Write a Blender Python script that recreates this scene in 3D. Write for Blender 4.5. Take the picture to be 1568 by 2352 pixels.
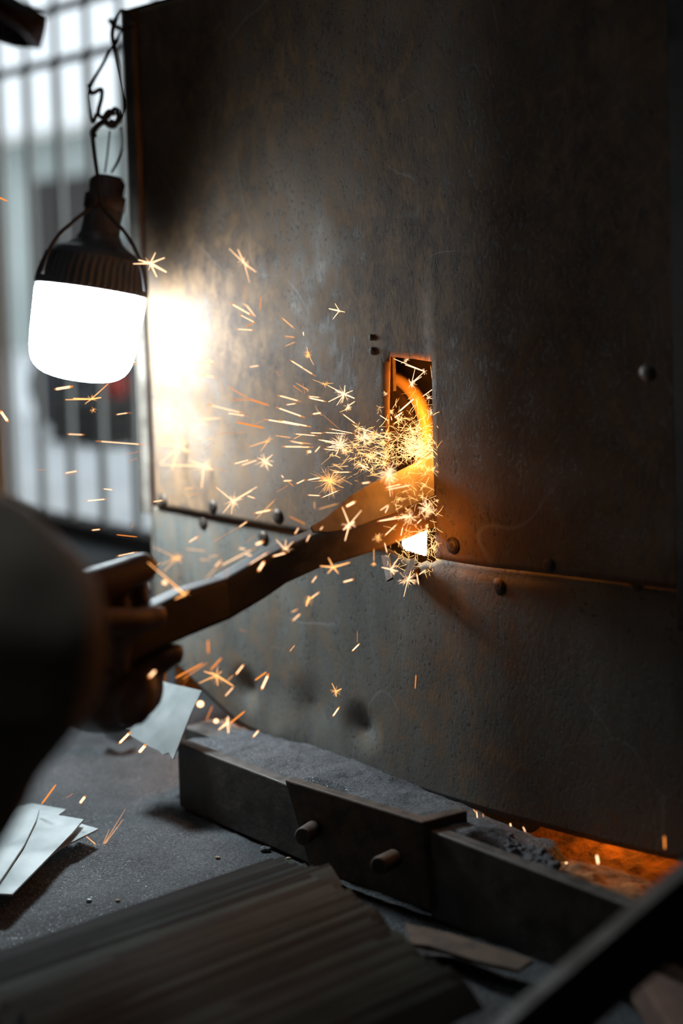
import bpy, bmesh, math, random
from math import sin, cos, pi, radians, tan, sqrt, atan2
from mathutils import Vector, Matrix, noise

for o in list(bpy.data.objects): bpy.data.objects.remove(o, do_unlink=True)
SC = bpy.context.scene
COL = SC.collection
V = Vector

# ------------------------------------------------------------------ camera
FPX, PITCH, ROLL, CAMZ, HORIZON = 3200.0, radians(3.0), radians(1.7), 0.55, 610.0
CY = HORIZON + FPX * tan(PITCH) / cos(ROLL)
CF = V((0, cos(PITCH), -sin(PITCH))); R0 = V((1, 0, 0)); U0 = R0.cross(CF)
CR = R0 * cos(ROLL) - U0 * sin(ROLL); CU = R0 * sin(ROLL) + U0 * cos(ROLL)
CC = V((0, 0, CAMZ))
cam = bpy.data.cameras.new('camera'); camo = bpy.data.objects.new('camera', cam); COL.objects.link(camo)
m = Matrix.Identity(4)
for i in range(3):
    m[i][0] = CR[i]; m[i][1] = CU[i]; m[i][2] = -CF[i]; m[i][3] = CC[i]
camo.matrix_world = m
cam.sensor_fit = 'AUTO'; cam.sensor_width = 36.0
cam.lens = FPX / 2352.0 * 36.0
cam.shift_y = (CY - 1176.0) / 2352.0
cam.clip_start = 0.02; cam.clip_end = 200
cam.dof.use_dof = True; cam.dof.focus_distance = 1.29; cam.dof.aperture_fstop = 2.0
SC.camera = camo

# ------------------------------------------------------------------ sky and exposure
W = bpy.data.worlds.new('overcast_sky'); SC.world = W; W.use_nodes = True
W.node_tree.nodes['Background'].inputs[0].default_value = (0.66, 0.745, 0.80, 1)
W.node_tree.nodes['Background'].inputs[1].default_value = 1.6
SC.view_settings.view_transform = 'Standard'
try: SC.view_settings.look = 'None'
except Exception: pass
SC.view_settings.exposure = 0.0; SC.view_settings.gamma = 1.0
SC.view_settings.use_curve_mapping = False

CYC = SC.cycles
CYC.max_bounces = 4; CYC.diffuse_bounces = 2; CYC.adaptive_threshold = 0.04; CYC.glossy_bounces = 2; CYC.transmission_bounces = 1; CYC.transparent_max_bounces = 2; CYC.volume_bounces = 0
CYC.use_light_tree = False; CYC.caustics_reflective = False; CYC.caustics_refractive = False
# ------------------------------------------------------------------ place: the cabinet front is the plane w = 0
TH = radians(-47.0)
L0 = V((-0.2272, 1.6, 0)); EV = V((cos(TH), sin(TH), 0)); NV = V((sin(TH), -cos(TH), 0)); ZV = V((0, 0, 1))
def P(s, w, z): return L0 + EV * s + NV * w + ZV * z
def ray(x, y): return CR * ((x - 784) / FPX) + CU * ((CY - y) / FPX) + CF
def at(x, y, d): return CC + ray(x, y) * d
def onp(x, y, w=0.0):
    v = ray(x, y); return CC + v * (((L0 + NV * w) - CC).dot(NV) / v.dot(NV))
def ong(x, y, z=0.0):
    v = ray(x, y); return CC + v * ((z - CAMZ) / v.z)
def swz(p):
    d = p - L0; return d.dot(EV), d.dot(NV), p.z
def loc(s, w, z): return V((s, -w, z))          # cabinet-local coordinates

# ------------------------------------------------------------------ mesh helpers
class MB:
    def __init__(self): self.v = []; self.f = []; self.mi = []
    def add(self, vs, fs, mi=0):
        n = len(self.v); self.v += [tuple(x) for x in vs]; self.f += [tuple(n + i for i in f) for f in fs]; self.mi += [mi] * len(fs); return self
    def box(self, a, b, M=None, bev=0.0):
        a = V(a); b = V(b)
        x0, y0, z0 = min(a.x, b.x), min(a.y, b.y), min(a.z, b.z); x1, y1, z1 = max(a.x, b.x), max(a.y, b.y), max(a.z, b.z)
        vs = [V((x, y, z)) for z in (z0, z1) for x, y in ((x0, y0), (x1, y0), (x1, y1), (x0, y1))]
        if M is not None: vs = [M @ v for v in vs]
        return self.add(vs, [(3, 2, 1, 0), (4, 5, 6, 7), (0, 1, 5, 4), (1, 2, 6, 5), (2, 3, 7, 6), (3, 0, 4, 7)])
    def tube(self, pts, rad, n=8, caps=True, squash=None):
        pts = [V(p) for p in pts]; k = len(pts)
        if not hasattr(rad, '__len__'): rad = [rad] * k
        t0 = (pts[1] - pts[0]).normalized()
        up = V((0, 0, 1)) if abs(t0.z) < .9 else V((1, 0, 0))
        a = t0.cross(up).normalized(); rings = []
        for i in range(k):
            t = (pts[min(i + 1, k - 1)] - pts[max(i - 1, 0)]).normalized()
            a = (a - t * a.dot(t)).normalized(); b = t.cross(a)
            rings.append([pts[i] + (a * cos(2 * pi * j / n) + b * sin(2 * pi * j / n)) * rad[i] for j in range(n)])
        vs = [v for r in rings for v in r]; fs = []
        for i in range(k - 1):
            for j in range(n):
                fs.append((i * n + j, i * n + (j + 1) % n, (i + 1) * n + (j + 1) % n, (i + 1) * n + j))
        if caps: fs.append(tuple(range(n - 1, -1, -1))); fs.append(tuple((k - 1) * n + j for j in range(n)))
        return self.add(vs, fs)
    def lathe(self, prof, n=40, M=None, ribs=None, caps=True):
        vs = []
        for (r, z) in prof:
            for j in range(n):
                rr = r
                if ribs and ribs[0] < z < ribs[1] and j % 2: rr = r - ribs[2]
                vs.append(V((rr * cos(2 * pi * j / n), rr * sin(2 * pi * j / n), z)))
        if M is not None: vs = [M @ v for v in vs]
        fs = []; k = len(prof)
        for i in range(k - 1):
            for j in range(n):
                fs.append((i * n + j, i * n + (j + 1) % n, (i + 1) * n + (j + 1) % n, (i + 1) * n + j))
        if caps: fs.append(tuple(range(n - 1, -1, -1))); fs.append(tuple((k - 1) * n + j for j in range(n)))
        return self.add(vs, fs)
    def capsule(self, p0, r0, p1, r1, n=14):
        p0, p1 = V(p0), V(p1); d = p1 - p0; ln = d.length
        t = d.normalized() if ln > 1e-6 else V((0, 0, 1))
        pts = []; rad = []
        for q in range(5):
            an = -pi / 2 + (pi / 2) * q / 4 * .98 + .02; pts.append(p0 + t * r0 * sin(an)); rad.append(max(1e-4, r0 * cos(an)))
        for q in range(1, 5):
            an = (pi / 2) * q / 4 * .98; pts.append(p1 + t * r1 * sin(an)); rad.append(max(1e-4, r1 * cos(an)))
        if ln > 1e-6: pts.insert(5, p1); rad.insert(5, r1)
        return self.tube(pts, rad, n)
    def plate(self, pts, th, nrm=None):
        pts = [V(p) for p in pts]
        if nrm is None:
            nrm = V((0, 0, 0))
            for i in range(len(pts)):
                nrm += (pts[i] - pts[0]).cross(pts[(i + 1) % len(pts)] - pts[0])
            nrm.normalize()
        k = len(pts); vs = pts + [p - nrm * th for p in pts]
        fs = [tuple(range(k)), tuple(range(2 * k - 1, k - 1, -1))] + [(i + k, (i + 1) % k + k, (i + 1) % k, i) for i in range(k)]
        return self.add(vs, fs)
    def grid(self, nu, nv, fn, keep=None):
        vs = [fn(i, j) for j in range(nv) for i in range(nu)]
        fs = [(j * nu + i, j * nu + i + 1, (j + 1) * nu + i + 1, (j + 1) * nu + i) for j in range(nv - 1) for i in range(nu - 1) if keep is None or keep(i, j)]
        return self.add(vs, fs)
    def build(self, name, mat, parent=None, smooth=False, loc_=None, keep_world=False):
        me = bpy.data.meshes.new(name); me.from_pydata(self.v, [], self.f); me.update()
        mats = mat if isinstance(mat, (list, tuple)) else [mat]
        for mm in mats: me.materials.append(mm)
        if len(mats) > 1: me.polygons.foreach_set('material_index', self.mi)
        if smooth: me.polygons.foreach_set('use_smooth', [True] * len(me.polygons))
        o = bpy.data.objects.new(name, me); COL.objects.link(o)
        if parent: o.parent = parent
        return o
def recalc(o):
    bm = bmesh.new(); bm.from_mesh(o.data); bmesh.ops.recalc_face_normals(bm, faces=bm.faces); bm.to_mesh(o.data); bm.free(); return o
def bevel(o, w, seg=2):
    b = o.modifiers.new('bevel', 'BEVEL'); b.width = w; b.segments = seg; b.limit_method = 'ANGLE'; b.angle_limit = radians(40); return o
def sm_angle(o):
    for p in o.data.polygons: p.use_smooth = True
    return o
def tag(o, label=None, cat=None, group=None, kind=None):
    if label: o['label'] = label
    if cat: o['category'] = cat
    if group: o['group'] = group
    if kind: o['kind'] = kind
    return o
def empty(name, p=(0, 0, 0), rz=0.0):
    o = bpy.data.objects.new(name, None); COL.objects.link(o); o.location = p; o.rotation_euler = (0, 0, rz); o.empty_display_size = .02; return o
def recentre(o, p):
    "put the object's origin at world point p without moving the mesh"
    p = V(p); o.data.transform(Matrix.Translation(-p)); o.location = p; return o
def displace(o, fn):
    me = o.data; n = len(me.vertices); co = [0.0] * (3 * n); no = [0.0] * (3 * n)
    me.vertices.foreach_get('co', co); me.vertices.foreach_get('normal', no)
    for i in range(n):
        p = V(co[3 * i:3 * i + 3]); q = p + V(no[3 * i:3 * i + 3]) * fn(p); co[3 * i:3 * i + 3] = q
    me.vertices.foreach_set('co', co); me.update()
def remeshed(o, voxel, smooth_it=4):
    r = o.modifiers.new('remesh', 'REMESH'); r.mode = 'VOXEL'; r.voxel_size = voxel; r.use_smooth_shade = True
    s = o.modifiers.new('smooth', 'SMOOTH'); s.factor = .5; s.iterations = smooth_it
    dg = bpy.context.evaluated_depsgraph_get(); me = bpy.data.meshes.new_from_object(o.evaluated_get(dg))
    o.modifiers.clear(); o.data = me
    me.polygons.foreach_set('use_smooth', [True] * len(me.polygons)); return o

# ------------------------------------------------------------------ materials
class NT:
    def __init__(self, name):
        self.m = bpy.data.materials.new(name); self.m.use_nodes = True; self.t = self.m.node_tree; self.b = self.t.nodes['Principled BSDF']
    def n(self, ty, **kw):
        nd = self.t.nodes.new(ty)
        for k, v in kw.items():
            if k in ('op', 'operation'): nd.operation = v
            elif hasattr(nd, k) and not isinstance(k, int): setattr(nd, k, v)
        return nd
    def l(self, a, b): self.t.links.new(a, b)
    def coord(self, scale=(1, 1, 1), rot=(0, 0, 0)):
        tc = self.n('ShaderNodeTexCoord'); mp = self.n('ShaderNodeMapping'); mp.inputs['Scale'].default_value = scale; mp.inputs['Rotation'].default_value = rot
        self.l(tc.outputs['Object'], mp.inputs['Vector']); return mp.outputs[0]
    def noise(self, vec, scale, detail=4, rough=.55, dist=0):
        nd = self.n('ShaderNodeTexNoise'); nd.inputs['Scale'].default_value = scale; nd.inputs['Detail'].default_value = detail
        nd.inputs['Roughness'].default_value = rough; nd.inputs['Distortion'].default_value = dist; self.l(vec, nd.inputs['Vector']); return nd
    def ramp(self, fac, stops):
        nd = self.n('ShaderNodeValToRGB'); cr = nd.color_ramp
        while len(cr.elements) < len(stops): cr.elements.new(.5)
        for e, (p, c) in zip(cr.elements, stops):
            e.position = p; e.color = (c, c, c, 1) if not hasattr(c, '__len__') else (*c, 1)
        self.l(fac, nd.inputs[0]); return nd.outputs[0]
    def mix(self, fac, a, b):
        nd = self.n('ShaderNodeMixRGB')
        for i, x in ((0, fac), (1, a), (2, b)):
            if hasattr(x, 'is_output'): self.l(x, nd.inputs[i])
            elif i == 0: nd.inputs[0].default_value = x
            else: nd.inputs[i].default_value = (*x, 1)
        return nd.outputs[0]
    def math(self, op, a, b=0.0):
        nd = self.n('ShaderNodeMath'); nd.operation = op
        for i, x in ((0, a), (1, b)):
            if hasattr(x, 'is_output'): self.l(x, nd.inputs[i])
            else: nd.inputs[i].default_value = x
        return nd.outputs[0]
    def bump(self, h, strength=.3, dist=.002):
        nd = self.n('ShaderNodeBump'); nd.inputs['Strength'].default_value = strength; nd.inputs['Distance'].default_value = dist
        self.l(h, nd.inputs['Height']); self.l(nd.outputs[0], self.b.inputs['Normal']); return nd
    def set(self, col=None, rough=None, metal=None, spec=None):
        for k, x in (('Base Color', col), ('Roughness', rough), ('Metallic', metal), ('Specular IOR Level', spec)):
            if x is None: continue
            if hasattr(x, 'is_output'): self.l(x, self.b.inputs[k])
            elif hasattr(x, '__len__'): self.b.inputs[k].default_value = (*x, 1)
            else: self.b.inputs[k].default_value = x
        return self

def mat_plain(name, c0, c1, scale=30, rough=(.5, .8), metal=0.0, bump=.15, stretch=(1, 1, 1), bdist=.001, spec=.5):
    n = NT(name); v = n.coord(stretch); a = n.noise(v, scale, 4); f = n.ramp(a.outputs[0], [(.35, 0.0), (.65, 1.0)])
    n.set(n.mix(f, c0, c1), n.ramp(a.outputs[0], [(.3, rough[0]), (.7, rough[1])]), metal, spec)
    if bump: n.bump(n.noise(v, scale * 4, 3).outputs[0], bump, bdist)
    return n.m
def mat_emit(name, col, strength, sampled=False):
    m = bpy.data.materials.new(name); m.use_nodes = True; t = m.node_tree; t.nodes.clear()
    e = t.nodes.new('ShaderNodeEmission'); e.inputs[0].default_value = (*col, 1); e.inputs[1].default_value = strength
    o = t.nodes.new('ShaderNodeOutputMaterial'); t.links.new(e.outputs[0], o.inputs[0])
    if not sampled: m.cycles.emission_sampling = 'NONE'
    return m
def mat_sheet(name, seed, rustiness, grey, metal):
    n = NT(name); v = n.coord(); tc = n.n('ShaderNodeMapping'); tc.inputs['Location'].default_value = (seed, seed * 2.1, seed * .7); n.l(v, tc.inputs[0]); v = tc.outputs[0]
    vs = n.n('ShaderNodeMapping'); vs.inputs['Scale'].default_value = (1, 1, .22); n.l(v, vs.inputs[0]); vs = vs.outputs[0]
    vm = n.n('ShaderNodeMapping'); vm.inputs['Scale'].default_value = (1, 1, .6); n.l(v, vm.inputs[0])
    big = n.noise(v, 4.5, 6, .62, .4).outputs[0]
    streak = n.noise(vs, 22, 6, .6, .3).outputs[0]
    mid = n.noise(vm.outputs[0], 62, 5, .70, .3).outputs[0]
    vf = n.n('ShaderNodeMapping'); vf.inputs['Scale'].default_value = (1, 1, .55); n.l(v, vf.inputs[0]); fine = n.noise(vf.outputs[0], 330, 5, .65).outputs[0]
    grain = n.noise(vs, 420, 3, .6).outputs[0]
    base = n.mix(n.ramp(streak, [(.35, 0.0), (.7, 1.0)]), tuple(c * .62 for c in grey), grey)
    rm = n.math('ADD', n.math('MULTIPLY', big, .62), n.math('MULTIPLY', mid, .38))
    rmask = n.ramp(rm, [(rustiness - .07, 0.0), (rustiness + .09, 1.0)])
    rustc = n.mix(n.ramp(mid, [(.4, 0.0), (.62, 1.0)]), (.070, .038, .022), (.20, .112, .052))
    col = n.mix(n.math('MULTIPLY', rmask, .85), base, rustc)
    pits = n.ramp(n.math('ADD', n.math('MULTIPLY', fine, .7), n.math('MULTIPLY', mid, .3)), [(.39, 1.0), (.44, 0.0)])
    col = n.mix(n.math('MULTIPLY', pits, .6), col, (.03, .018, .012))
    # wandering bright scratches
    dv = n.n('ShaderNodeVectorMath'); dv.operation = 'ADD'
    dn = n.noise(v, 5.0, 2, .5); n.l(v, dv.inputs[0])
    sc = n.n('ShaderNodeVectorMath'); sc.operation = 'SCALE'; sc.inputs['Scale'].default_value = .16; n.l(dn.outputs['Color'], sc.inputs[0]); n.l(sc.outputs[0], dv.inputs[1])
    scr = None
    for k, (scl, th) in enumerate(((3.0, .0028), (4.6, .0022))):
        vo = n.n('ShaderNodeTexVoronoi'); vo.feature = 'DISTANCE_TO_EDGE'; vo.inputs['Scale'].default_value = scl; n.l(dv.outputs[0], vo.inputs['Vector'])
        s_ = n.ramp(vo.outputs['Distance'], [(0.0, 1.0), (th, 0.0)])
        s_ = n.math('MULTIPLY', s_, n.ramp(n.noise(v, 5 + 3 * k, 2).outputs[0], [(.52, 0.0), (.64, 1.0)]))
        scr = s_ if scr is None else n.math('ADD', scr, s_)
    col = n.mix(n.math('MULTIPLY', scr, .28), col, (.42, .44, .44))
    rg = n.mix(rmask, n.ramp(streak, [(.3, .46), (.7, .62)]), (.82, .82, .82))
    n.set(col, rg, n.math('MULTIPLY', n.math('SUBTRACT', 1.0, rmask), metal))
    h = n.math('ADD', n.math('ADD', n.math('MULTIPLY', mid, .4), n.math('MULTIPLY', fine, .75)), n.math('ADD', n.math('MULTIPLY', grain, .15), n.math('MULTIPLY', pits, -.5)))
    n.bump(h, .42, .0014)
    return n.m
def mat_dust(name, c0, c1, flakes=.87, disp=.35):
    n = NT(name); v = n.coord()
    a = n.noise(v, 9, 6, .6).outputs[0]; f = n.noise(v, 420, 4, .7).outputs[0]
    col = n.mix(n.ramp(a, [(.35, 0.0), (.65, 1.0)]), c0, c1)
    col = n.mix(n.ramp(f, [(.38, .85), (.58, 0.0)]), col, tuple(c * .3 for c in c0))
    vo = n.n('ShaderNodeTexVoronoi'); vo.inputs['Scale'].default_value = 800; n.l(v, vo.inputs['Vector'])
    sep = n.n('ShaderNodeSeparateColor'); n.l(vo.outputs['Color'], sep.inputs[0])
    fm = n.ramp(sep.outputs[0], [(flakes, 0.0), (flakes + .02, 1.0)])
    near = n.ramp(vo.outputs['Distance'], [(.28, 1.0), (.36, 0.0)])
    fm = n.math('MULTIPLY', fm, near)
    col = n.mix(fm, col, (.62, .65, .68))
    n.set(col, n.mix(fm, (.8, .8, .8), (.28, .28, .28)), n.math('MULTIPLY', fm, .9))
    gm = n.n('ShaderNodeNewGeometry'); d = n.n('ShaderNodeVectorMath'); d.operation = 'SUBTRACT'; n.l(vo.outputs['Color'], d.inputs[0]); d.inputs[1].default_value = (.5, .5, .5)
    bp = n.n('ShaderNodeBump'); bp.inputs['Strength'].default_value = disp * 2; bp.inputs['Distance'].default_value = .004
    n.l(n.math('ADD', f, n.noise(v, 150, 4).outputs[0]), bp.inputs['Height'])
    ml = n.n('ShaderNodeVectorMath'); ml.operation = 'SCALE'; n.l(d.outputs[0], ml.inputs[0]); n.l(n.math('MULTIPLY', fm, 1.3), ml.inputs['Scale'])
    ad = n.n('ShaderNodeVectorMath'); n.l(bp.outputs[0], ad.inputs[0]); n.l(ml.outputs[0], ad.inputs[1])
    nm = n.n('ShaderNodeVectorMath'); nm.operation = 'NORMALIZE'; n.l(ad.outputs[0], nm.inputs[0]); n.l(nm.outputs[0], n.b.inputs['Normal'])
    return n.m

M = {}
M['sheet_up'] = mat_sheet('stained_sheet_steel', 3.1, .415, (.262, .200, .152), .12)
M['sheet_low'] = mat_sheet('painted_sheet_steel', 7.7, .55, (.212, .210, .188), .15)
M['frame'] = mat_plain('dull_frame_steel', (.10, .085, .07), (.22, .19, .16), 25, (.5, .75), .3)
M['dark_steel'] = mat_plain('dark_machine_steel', (.03, .026, .024), (.07, .058, .05), 30, (.5, .8), .4)
M['rust_steel'] = mat_plain('rusty_bar_steel', (.04, .028, .021), (.12, .08, .055), 60, (.6, .85), .25, .5)
M['bar_steel'] = mat_plain('worn_bar_steel', (.055, .047, .042), (.13, .116, .105), 45, (.45, .8), .35, .4)
M['screw'] = mat_plain('oxidised_screw', (.05, .036, .028), (.12, .09, .07), 200, (.45, .7), .6)
M['offcut'] = mat_plain('zinc_offcut', (.28, .315, .315), (.42, .45, .45), 22, (.38, .6), .35, .12)
M['blade'] = mat_plain('ground_blade_steel', (.15, .14, .13), (.26, .245, .23), 40, (.38, .55), .45, .1, (1, 1, .3))
M['wood'] = mat_plain('scorched_wood', (.012, .008, .006), (.042, .026, .016), 40, (.5, .75), 0, .5, (1, .15, 1))
nw = NT('holder_wood_lit_front'); vw = nw.coord((1, .3, 1)); aw = nw.noise(vw, 60, 6, .6).outputs[0]
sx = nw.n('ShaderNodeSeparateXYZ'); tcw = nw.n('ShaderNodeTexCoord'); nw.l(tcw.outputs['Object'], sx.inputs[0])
fw_ = nw.ramp(nw.math('ADD', nw.math('MULTIPLY', sx.outputs[0], 5.0), nw.math('MULTIPLY', aw, .35)), [(.12, 0.0), (.42, 1.0)])   # paler front painted as if spark-lit, handle darkened as in silhouette
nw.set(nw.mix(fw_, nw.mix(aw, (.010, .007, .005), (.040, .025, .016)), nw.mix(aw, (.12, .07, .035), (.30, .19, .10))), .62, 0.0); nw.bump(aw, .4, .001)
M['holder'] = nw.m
M['strip'] = mat_plain('oiled_strip_steel', (.024, .032, .029), (.11, .14, .128), 14, (.5, .7), .15, .25, (.25, 1, 1))
M['strip_d'] = mat_plain('blackened_strip_steel', (.016, .018, .017), (.04, .043, .041), 18, (.5, .7), .15, .25, (.25, 1, 1))
M['strip_b'] = mat_plain('browned_strip_steel', (.025, .020, .018), (.052, .043, .038), 18, (.6, .75), .1, .25, (.25, 1, 1))
M['ring'] = mat_plain('yellow_disc_ring', (.55, .36, .15), (.68, .46, .20), 50, (.5, .7), 0)
M['disc'] = mat_plain('grinding_disc_face', (.018, .010, .008), (.04, .022, .014), 160, (.7, .9), 0, .6)
M['dust'] = mat_dust('grey_grinding_dust', (.05, .054, .058), (.115, .12, .126))
M['sand'] = mat_dust('metal_grit', (.085, .09, .098), (.165, .17, .18), .86)
M['rustdust'] = mat_plain('orange_rust_dust', (.10, .05, .02), (.35, .16, .05), 50, (.8, .95), 0, .8, bdist=.004)
M['plastic'] = mat_plain('grey_lamp_plastic', (.075, .072, .075), (.10, .097, .10), 20, (.45, .55), 0, .05)
M['bakelite'] = mat_plain('brown_bakelite', (.045, .03, .025), (.08, .055, .045), 60, (.5, .7), 0, .4)
M['cord'] = mat_plain('dark_cord', (.035, .028, .026), (.07, .055, .05), 300, (.7, .9), 0, .5)
M['bulb'] = mat_emit('lit_bulb_diffuser', (.80, .93, 1.0), 50.0, True)
M['fence'] = mat_plain('grey_beige_railing_paint', (.60, .575, .53), (.70, .67, .62), 14, (.6, .8))
M['rail'] = mat_plain('dark_railing_steel', (.05, .045, .045), (.09, .08, .075), 14, (.6, .8))
M['concrete'] = mat_plain('pale_yard_concrete', (.78, .80, .81), (.90, .91, .92), 3, (.8, .95), 0, .3)
M['farwall'] = mat_plain('pale_green_grey_render', (.42, .47, .45), (.55, .59, .57), 2, (.8, .95), 0, .2)
M['kerb'] = mat_plain('dark_kerb', (.03, .025, .024), (.06, .05, .045), 20, (.8, .95), 0, .4)
M['tarp'] = mat_plain('dark_tarpaulin', (.035, .036, .045), (.085, .087, .10), 6, (.6, .85), 0, .3)
M['red'] = mat_plain('red_plastic', (.55, .07, .05), (.66, .10, .07), 8, (.4, .55), 0, 0)
M['post'] = mat_plain('orange_brown_wood', (.30, .13, .045), (.42, .21, .08), 12, (.6, .8), 0, .3, (1, 1, .1))
M['soot'] = mat_plain('sooty_plaster', (.05, .045, .042), (.10, .092, .085), 5, (.8, .95), 0, .4)
M['cloth'] = mat_plain('khaki_grey_trouser_cloth', (.56, .45, .35), (.66, .54, .43), 9, (.85, .95), 0, .2, spec=.1)
M['shirt'] = mat_plain('dark_shirt_cloth', (.05, .045, .05), (.085, .08, .085), 12, (.85, .95), 0, .2, spec=.1)
M['cuff'] = mat_plain('pale_blue_cuff_stripe', (.30, .34, .40), (.40, .44, .50), 60, (.85, .95), 0, .2, spec=.1)
M['skin'] = mat_plain('dark_skin', (.065, .036, .026), (.115, .064, .046), 30, (.5, .65), 0, .2)  # one dark tone over all the skin
M['cap'] = mat_plain('dark_cap_cloth', (.035, .03, .034), (.06, .052, .055), 60, (.85, .95), 0, .2, spec=.1)
M['hair'] = mat_plain('black_hair', (.01, .009, .009), (.03, .025, .022), 200, (.5, .7), 0, .5, (1, 1, .2))
M['eye'] = mat_plain('eye', (.5, .48, .46), (.6, .58, .56), 5, (.2, .3), 0, 0)
M['brick'] = mat_plain('brown_brick', (.13, .075, .055), (.20, .115, .085), 50, (.8, .95), 0, .5)
M['stone'] = mat_plain('ochre_grit_stone', (.30, .22, .14), (.45, .36, .26), 90, (.7, .9), 0, .5)
M['sp_fine'] = mat_emit('fine_gold_spark', (1.0, .50, .17), 4.0)
M['sp_white'] = mat_emit('white_hot_spark', (1.0, .57, .30), 2.8)
M['sp_yellow'] = mat_emit('yellow_hot_spark', (1.0, .43, .13), 2.3)
M['sp_orange'] = mat_emit('orange_spark', (1.0, .30, .05), 1.2)
M['sp_core'] = mat_emit('white_hot_stream', (1.0, .70, .34), 16.0, True)

rnd = random.Random(7)

# ================================================================== THE SETTING
fl = MB()
NX, NY = 200, 220
def fz(x, y):
    p = V((x, y, 0)); z = .006 * noise.noise(p * 7) + .004 * noise.noise(p * 19) + .0022 * noise.noise(p * 55)
    return z
gx = [-4.5 + 3.4 * i / 20 for i in range(20)] + [-1.1 + 2.0 * i / 170 for i in range(171)] + [.9 + 3.0 * i / 20 for i in range(1, 21)]
gy = [-3.5 + 3.9 * i / 20 for i in range(20)] + [.4 + 1.5 * i / 150 for i in range(151)] + [1.9 + 3.5 * i / 25 for i in range(1, 26)]
fl.grid(len(gx), len(gy), lambda i, j: V((gx[i], gy[j], fz(gx[i], gy[j]) - .004)))
tag(fl.build('floor', M['dust'], smooth=True), 'workshop ground covered in grey glittering grinding dust', kind='structure')
def wallbox(name, s0, s1, w0, w1, z0, z1, mat, label):
    mb = MB(); mb.add([P(s, w, z) for z in (z0, z1) for s, w in ((s0, w0), (s1, w0), (s1, w1), (s0, w1))], [(3, 2, 1, 0), (4, 5, 6, 7), (0, 1, 5, 4), (1, 2, 6, 5), (2, 3, 7, 6), (3, 0, 4, 7)])
    return tag(recalc(mb.build(name, mat)), label, kind='structure')
FW = -0.66     # plane of the railing
wallbox('wall_back', -.15, 2.7, FW - .12, FW, -.05, 2.6, M['soot'], 'sooty workshop wall behind the machine cabinet')
wallbox('wall_right', 2.6, 2.72, FW, 3.5, -.05, 2.6, M['soot'], 'sooty workshop wall on the right')
wallbox('wall_front', -3.2, 2.7, 3.4, 3.52, -.05, 2.6, M['soot'], 'sooty workshop wall behind the photographer')
wallbox('wall_left', -3.32, -3.2, FW, 3.5, -.05, 2.6, M['soot'], 'sooty workshop wall on the left')
cl_ = MB(); SK = (.15, 1.15, .3, 1.0)   # roof with an unseen opening added to light the knee from above
gs, gw = (-3.3, SK[0], SK[1], 2.7), (FW - .1, SK[2], SK[3], 3.5)
for i in range(3):
    for j in range(3):
        if i == 1 and j == 1: continue
        cl_.add([P(s_, w_, z_) for z_ in (2.6, 2.7) for s_, w_ in ((gs[i], gw[j]), (gs[i + 1], gw[j]), (gs[i + 1], gw[j + 1]), (gs[i], gw[j + 1]))], [(3, 2, 1, 0), (4, 5, 6, 7), (0, 1, 5, 4), (1, 2, 6, 5), (2, 3, 7, 6), (3, 0, 4, 7)])
tag(recalc(cl_.build('ceiling', M['soot'])), 'dark workshop roof with an unseen opening added for overhead light', kind='structure')
wallbox('trim_1', -3.2, -.15, FW - .12, FW, 1.75, 2.6, M['soot'], 'dark lintel above the railing opening')
wallbox('trim_2', -3.2, -.15, FW - .02, FW + .03, -.02, .030, M['kerb'], 'dark kerb at the foot of the railing')
yd = MB(); yd.add([P(-14, FW - .05, .010), P(10, FW - .05, .010), P(10, -16, .010), P(-14, -16, .010)], [(0, 1, 2, 3)])
tag(recalc(yd.build('yard_ground', M['concrete'])), 'pale concrete yard beyond the railing', kind='structure')

# railing gate: bars are parts
rg = empty('railing', P(-1.0, FW, 0), TH)
tag(rg, 'grey metal railing with upright bars between the workshop and the bright yard', 'railing')
def rl(s, w, z): return V((s + 1.0, -(w - FW), z))
bar0 = None
sb = []
k = 0
x_bars = [-35, 35, 100, 167, 237, 306]
s_list = [swz(onp(x, 900, FW))[0] for x in x_bars]
stp = (s_list[-1] - s_list[0]) / (len(s_list) - 1)
s_all = [s_list[0] + stp * i for i in range(-14, 12)]
for s in s_all:
    if s < -3.15 or s > -.17: continue
    if bar0 is None:
        mb = MB(); mb.box((-.011, -.004, .012), (.011, .004, .99)); bar0 = mb.build('bar', M['fence'], rg); bar0.location = rl(s, FW, 0)
        mb = MB(); mb.box((-.005, -.004, .99), (.005, .004, 1.75)); top0 = mb.build('upper_bar_backlit', M['rail'], rg); top0.location = rl(s, FW, 0)  # same bars higher up; backlit look put into thinner shape and dark colour
    else:
        o = bar0.copy(); COL.objects.link(o); o.parent = rg; o.location = rl(s, FW, 0)
        o = top0.copy(); COL.objects.link(o); o.parent = rg; o.location = rl(s, FW, 0)
zr = [swz(onp(140, y, FW))[2] for y in (143, 22)]
for i, z in enumerate([zr[0], zr[1], 2 * zr[1] - zr[0], 3 * zr[1] - 2 * zr[0], 4 * zr[1] - 3 * zr[0]]):
    mb = MB(); mb.box(rl(-3.2, FW + .006, z - .008), rl(-.15, FW + .018, z + .008)); mb.build('rail', M['rail'], rg)
# post at the left edge of the picture
po = onp(-54, 800, FW + .05); mb = MB(); mb.box((-.045, -.045, 0), (.045, .045, 1.75)); o = bevel(mb.build('wooden_post', M['post']), .006)
o.location = (po.x, po.y, 0); o.rotation_euler = (0, 0, TH)
tag(o, 'orange-brown wooden post at the left end of the visible railing', 'post')

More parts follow.
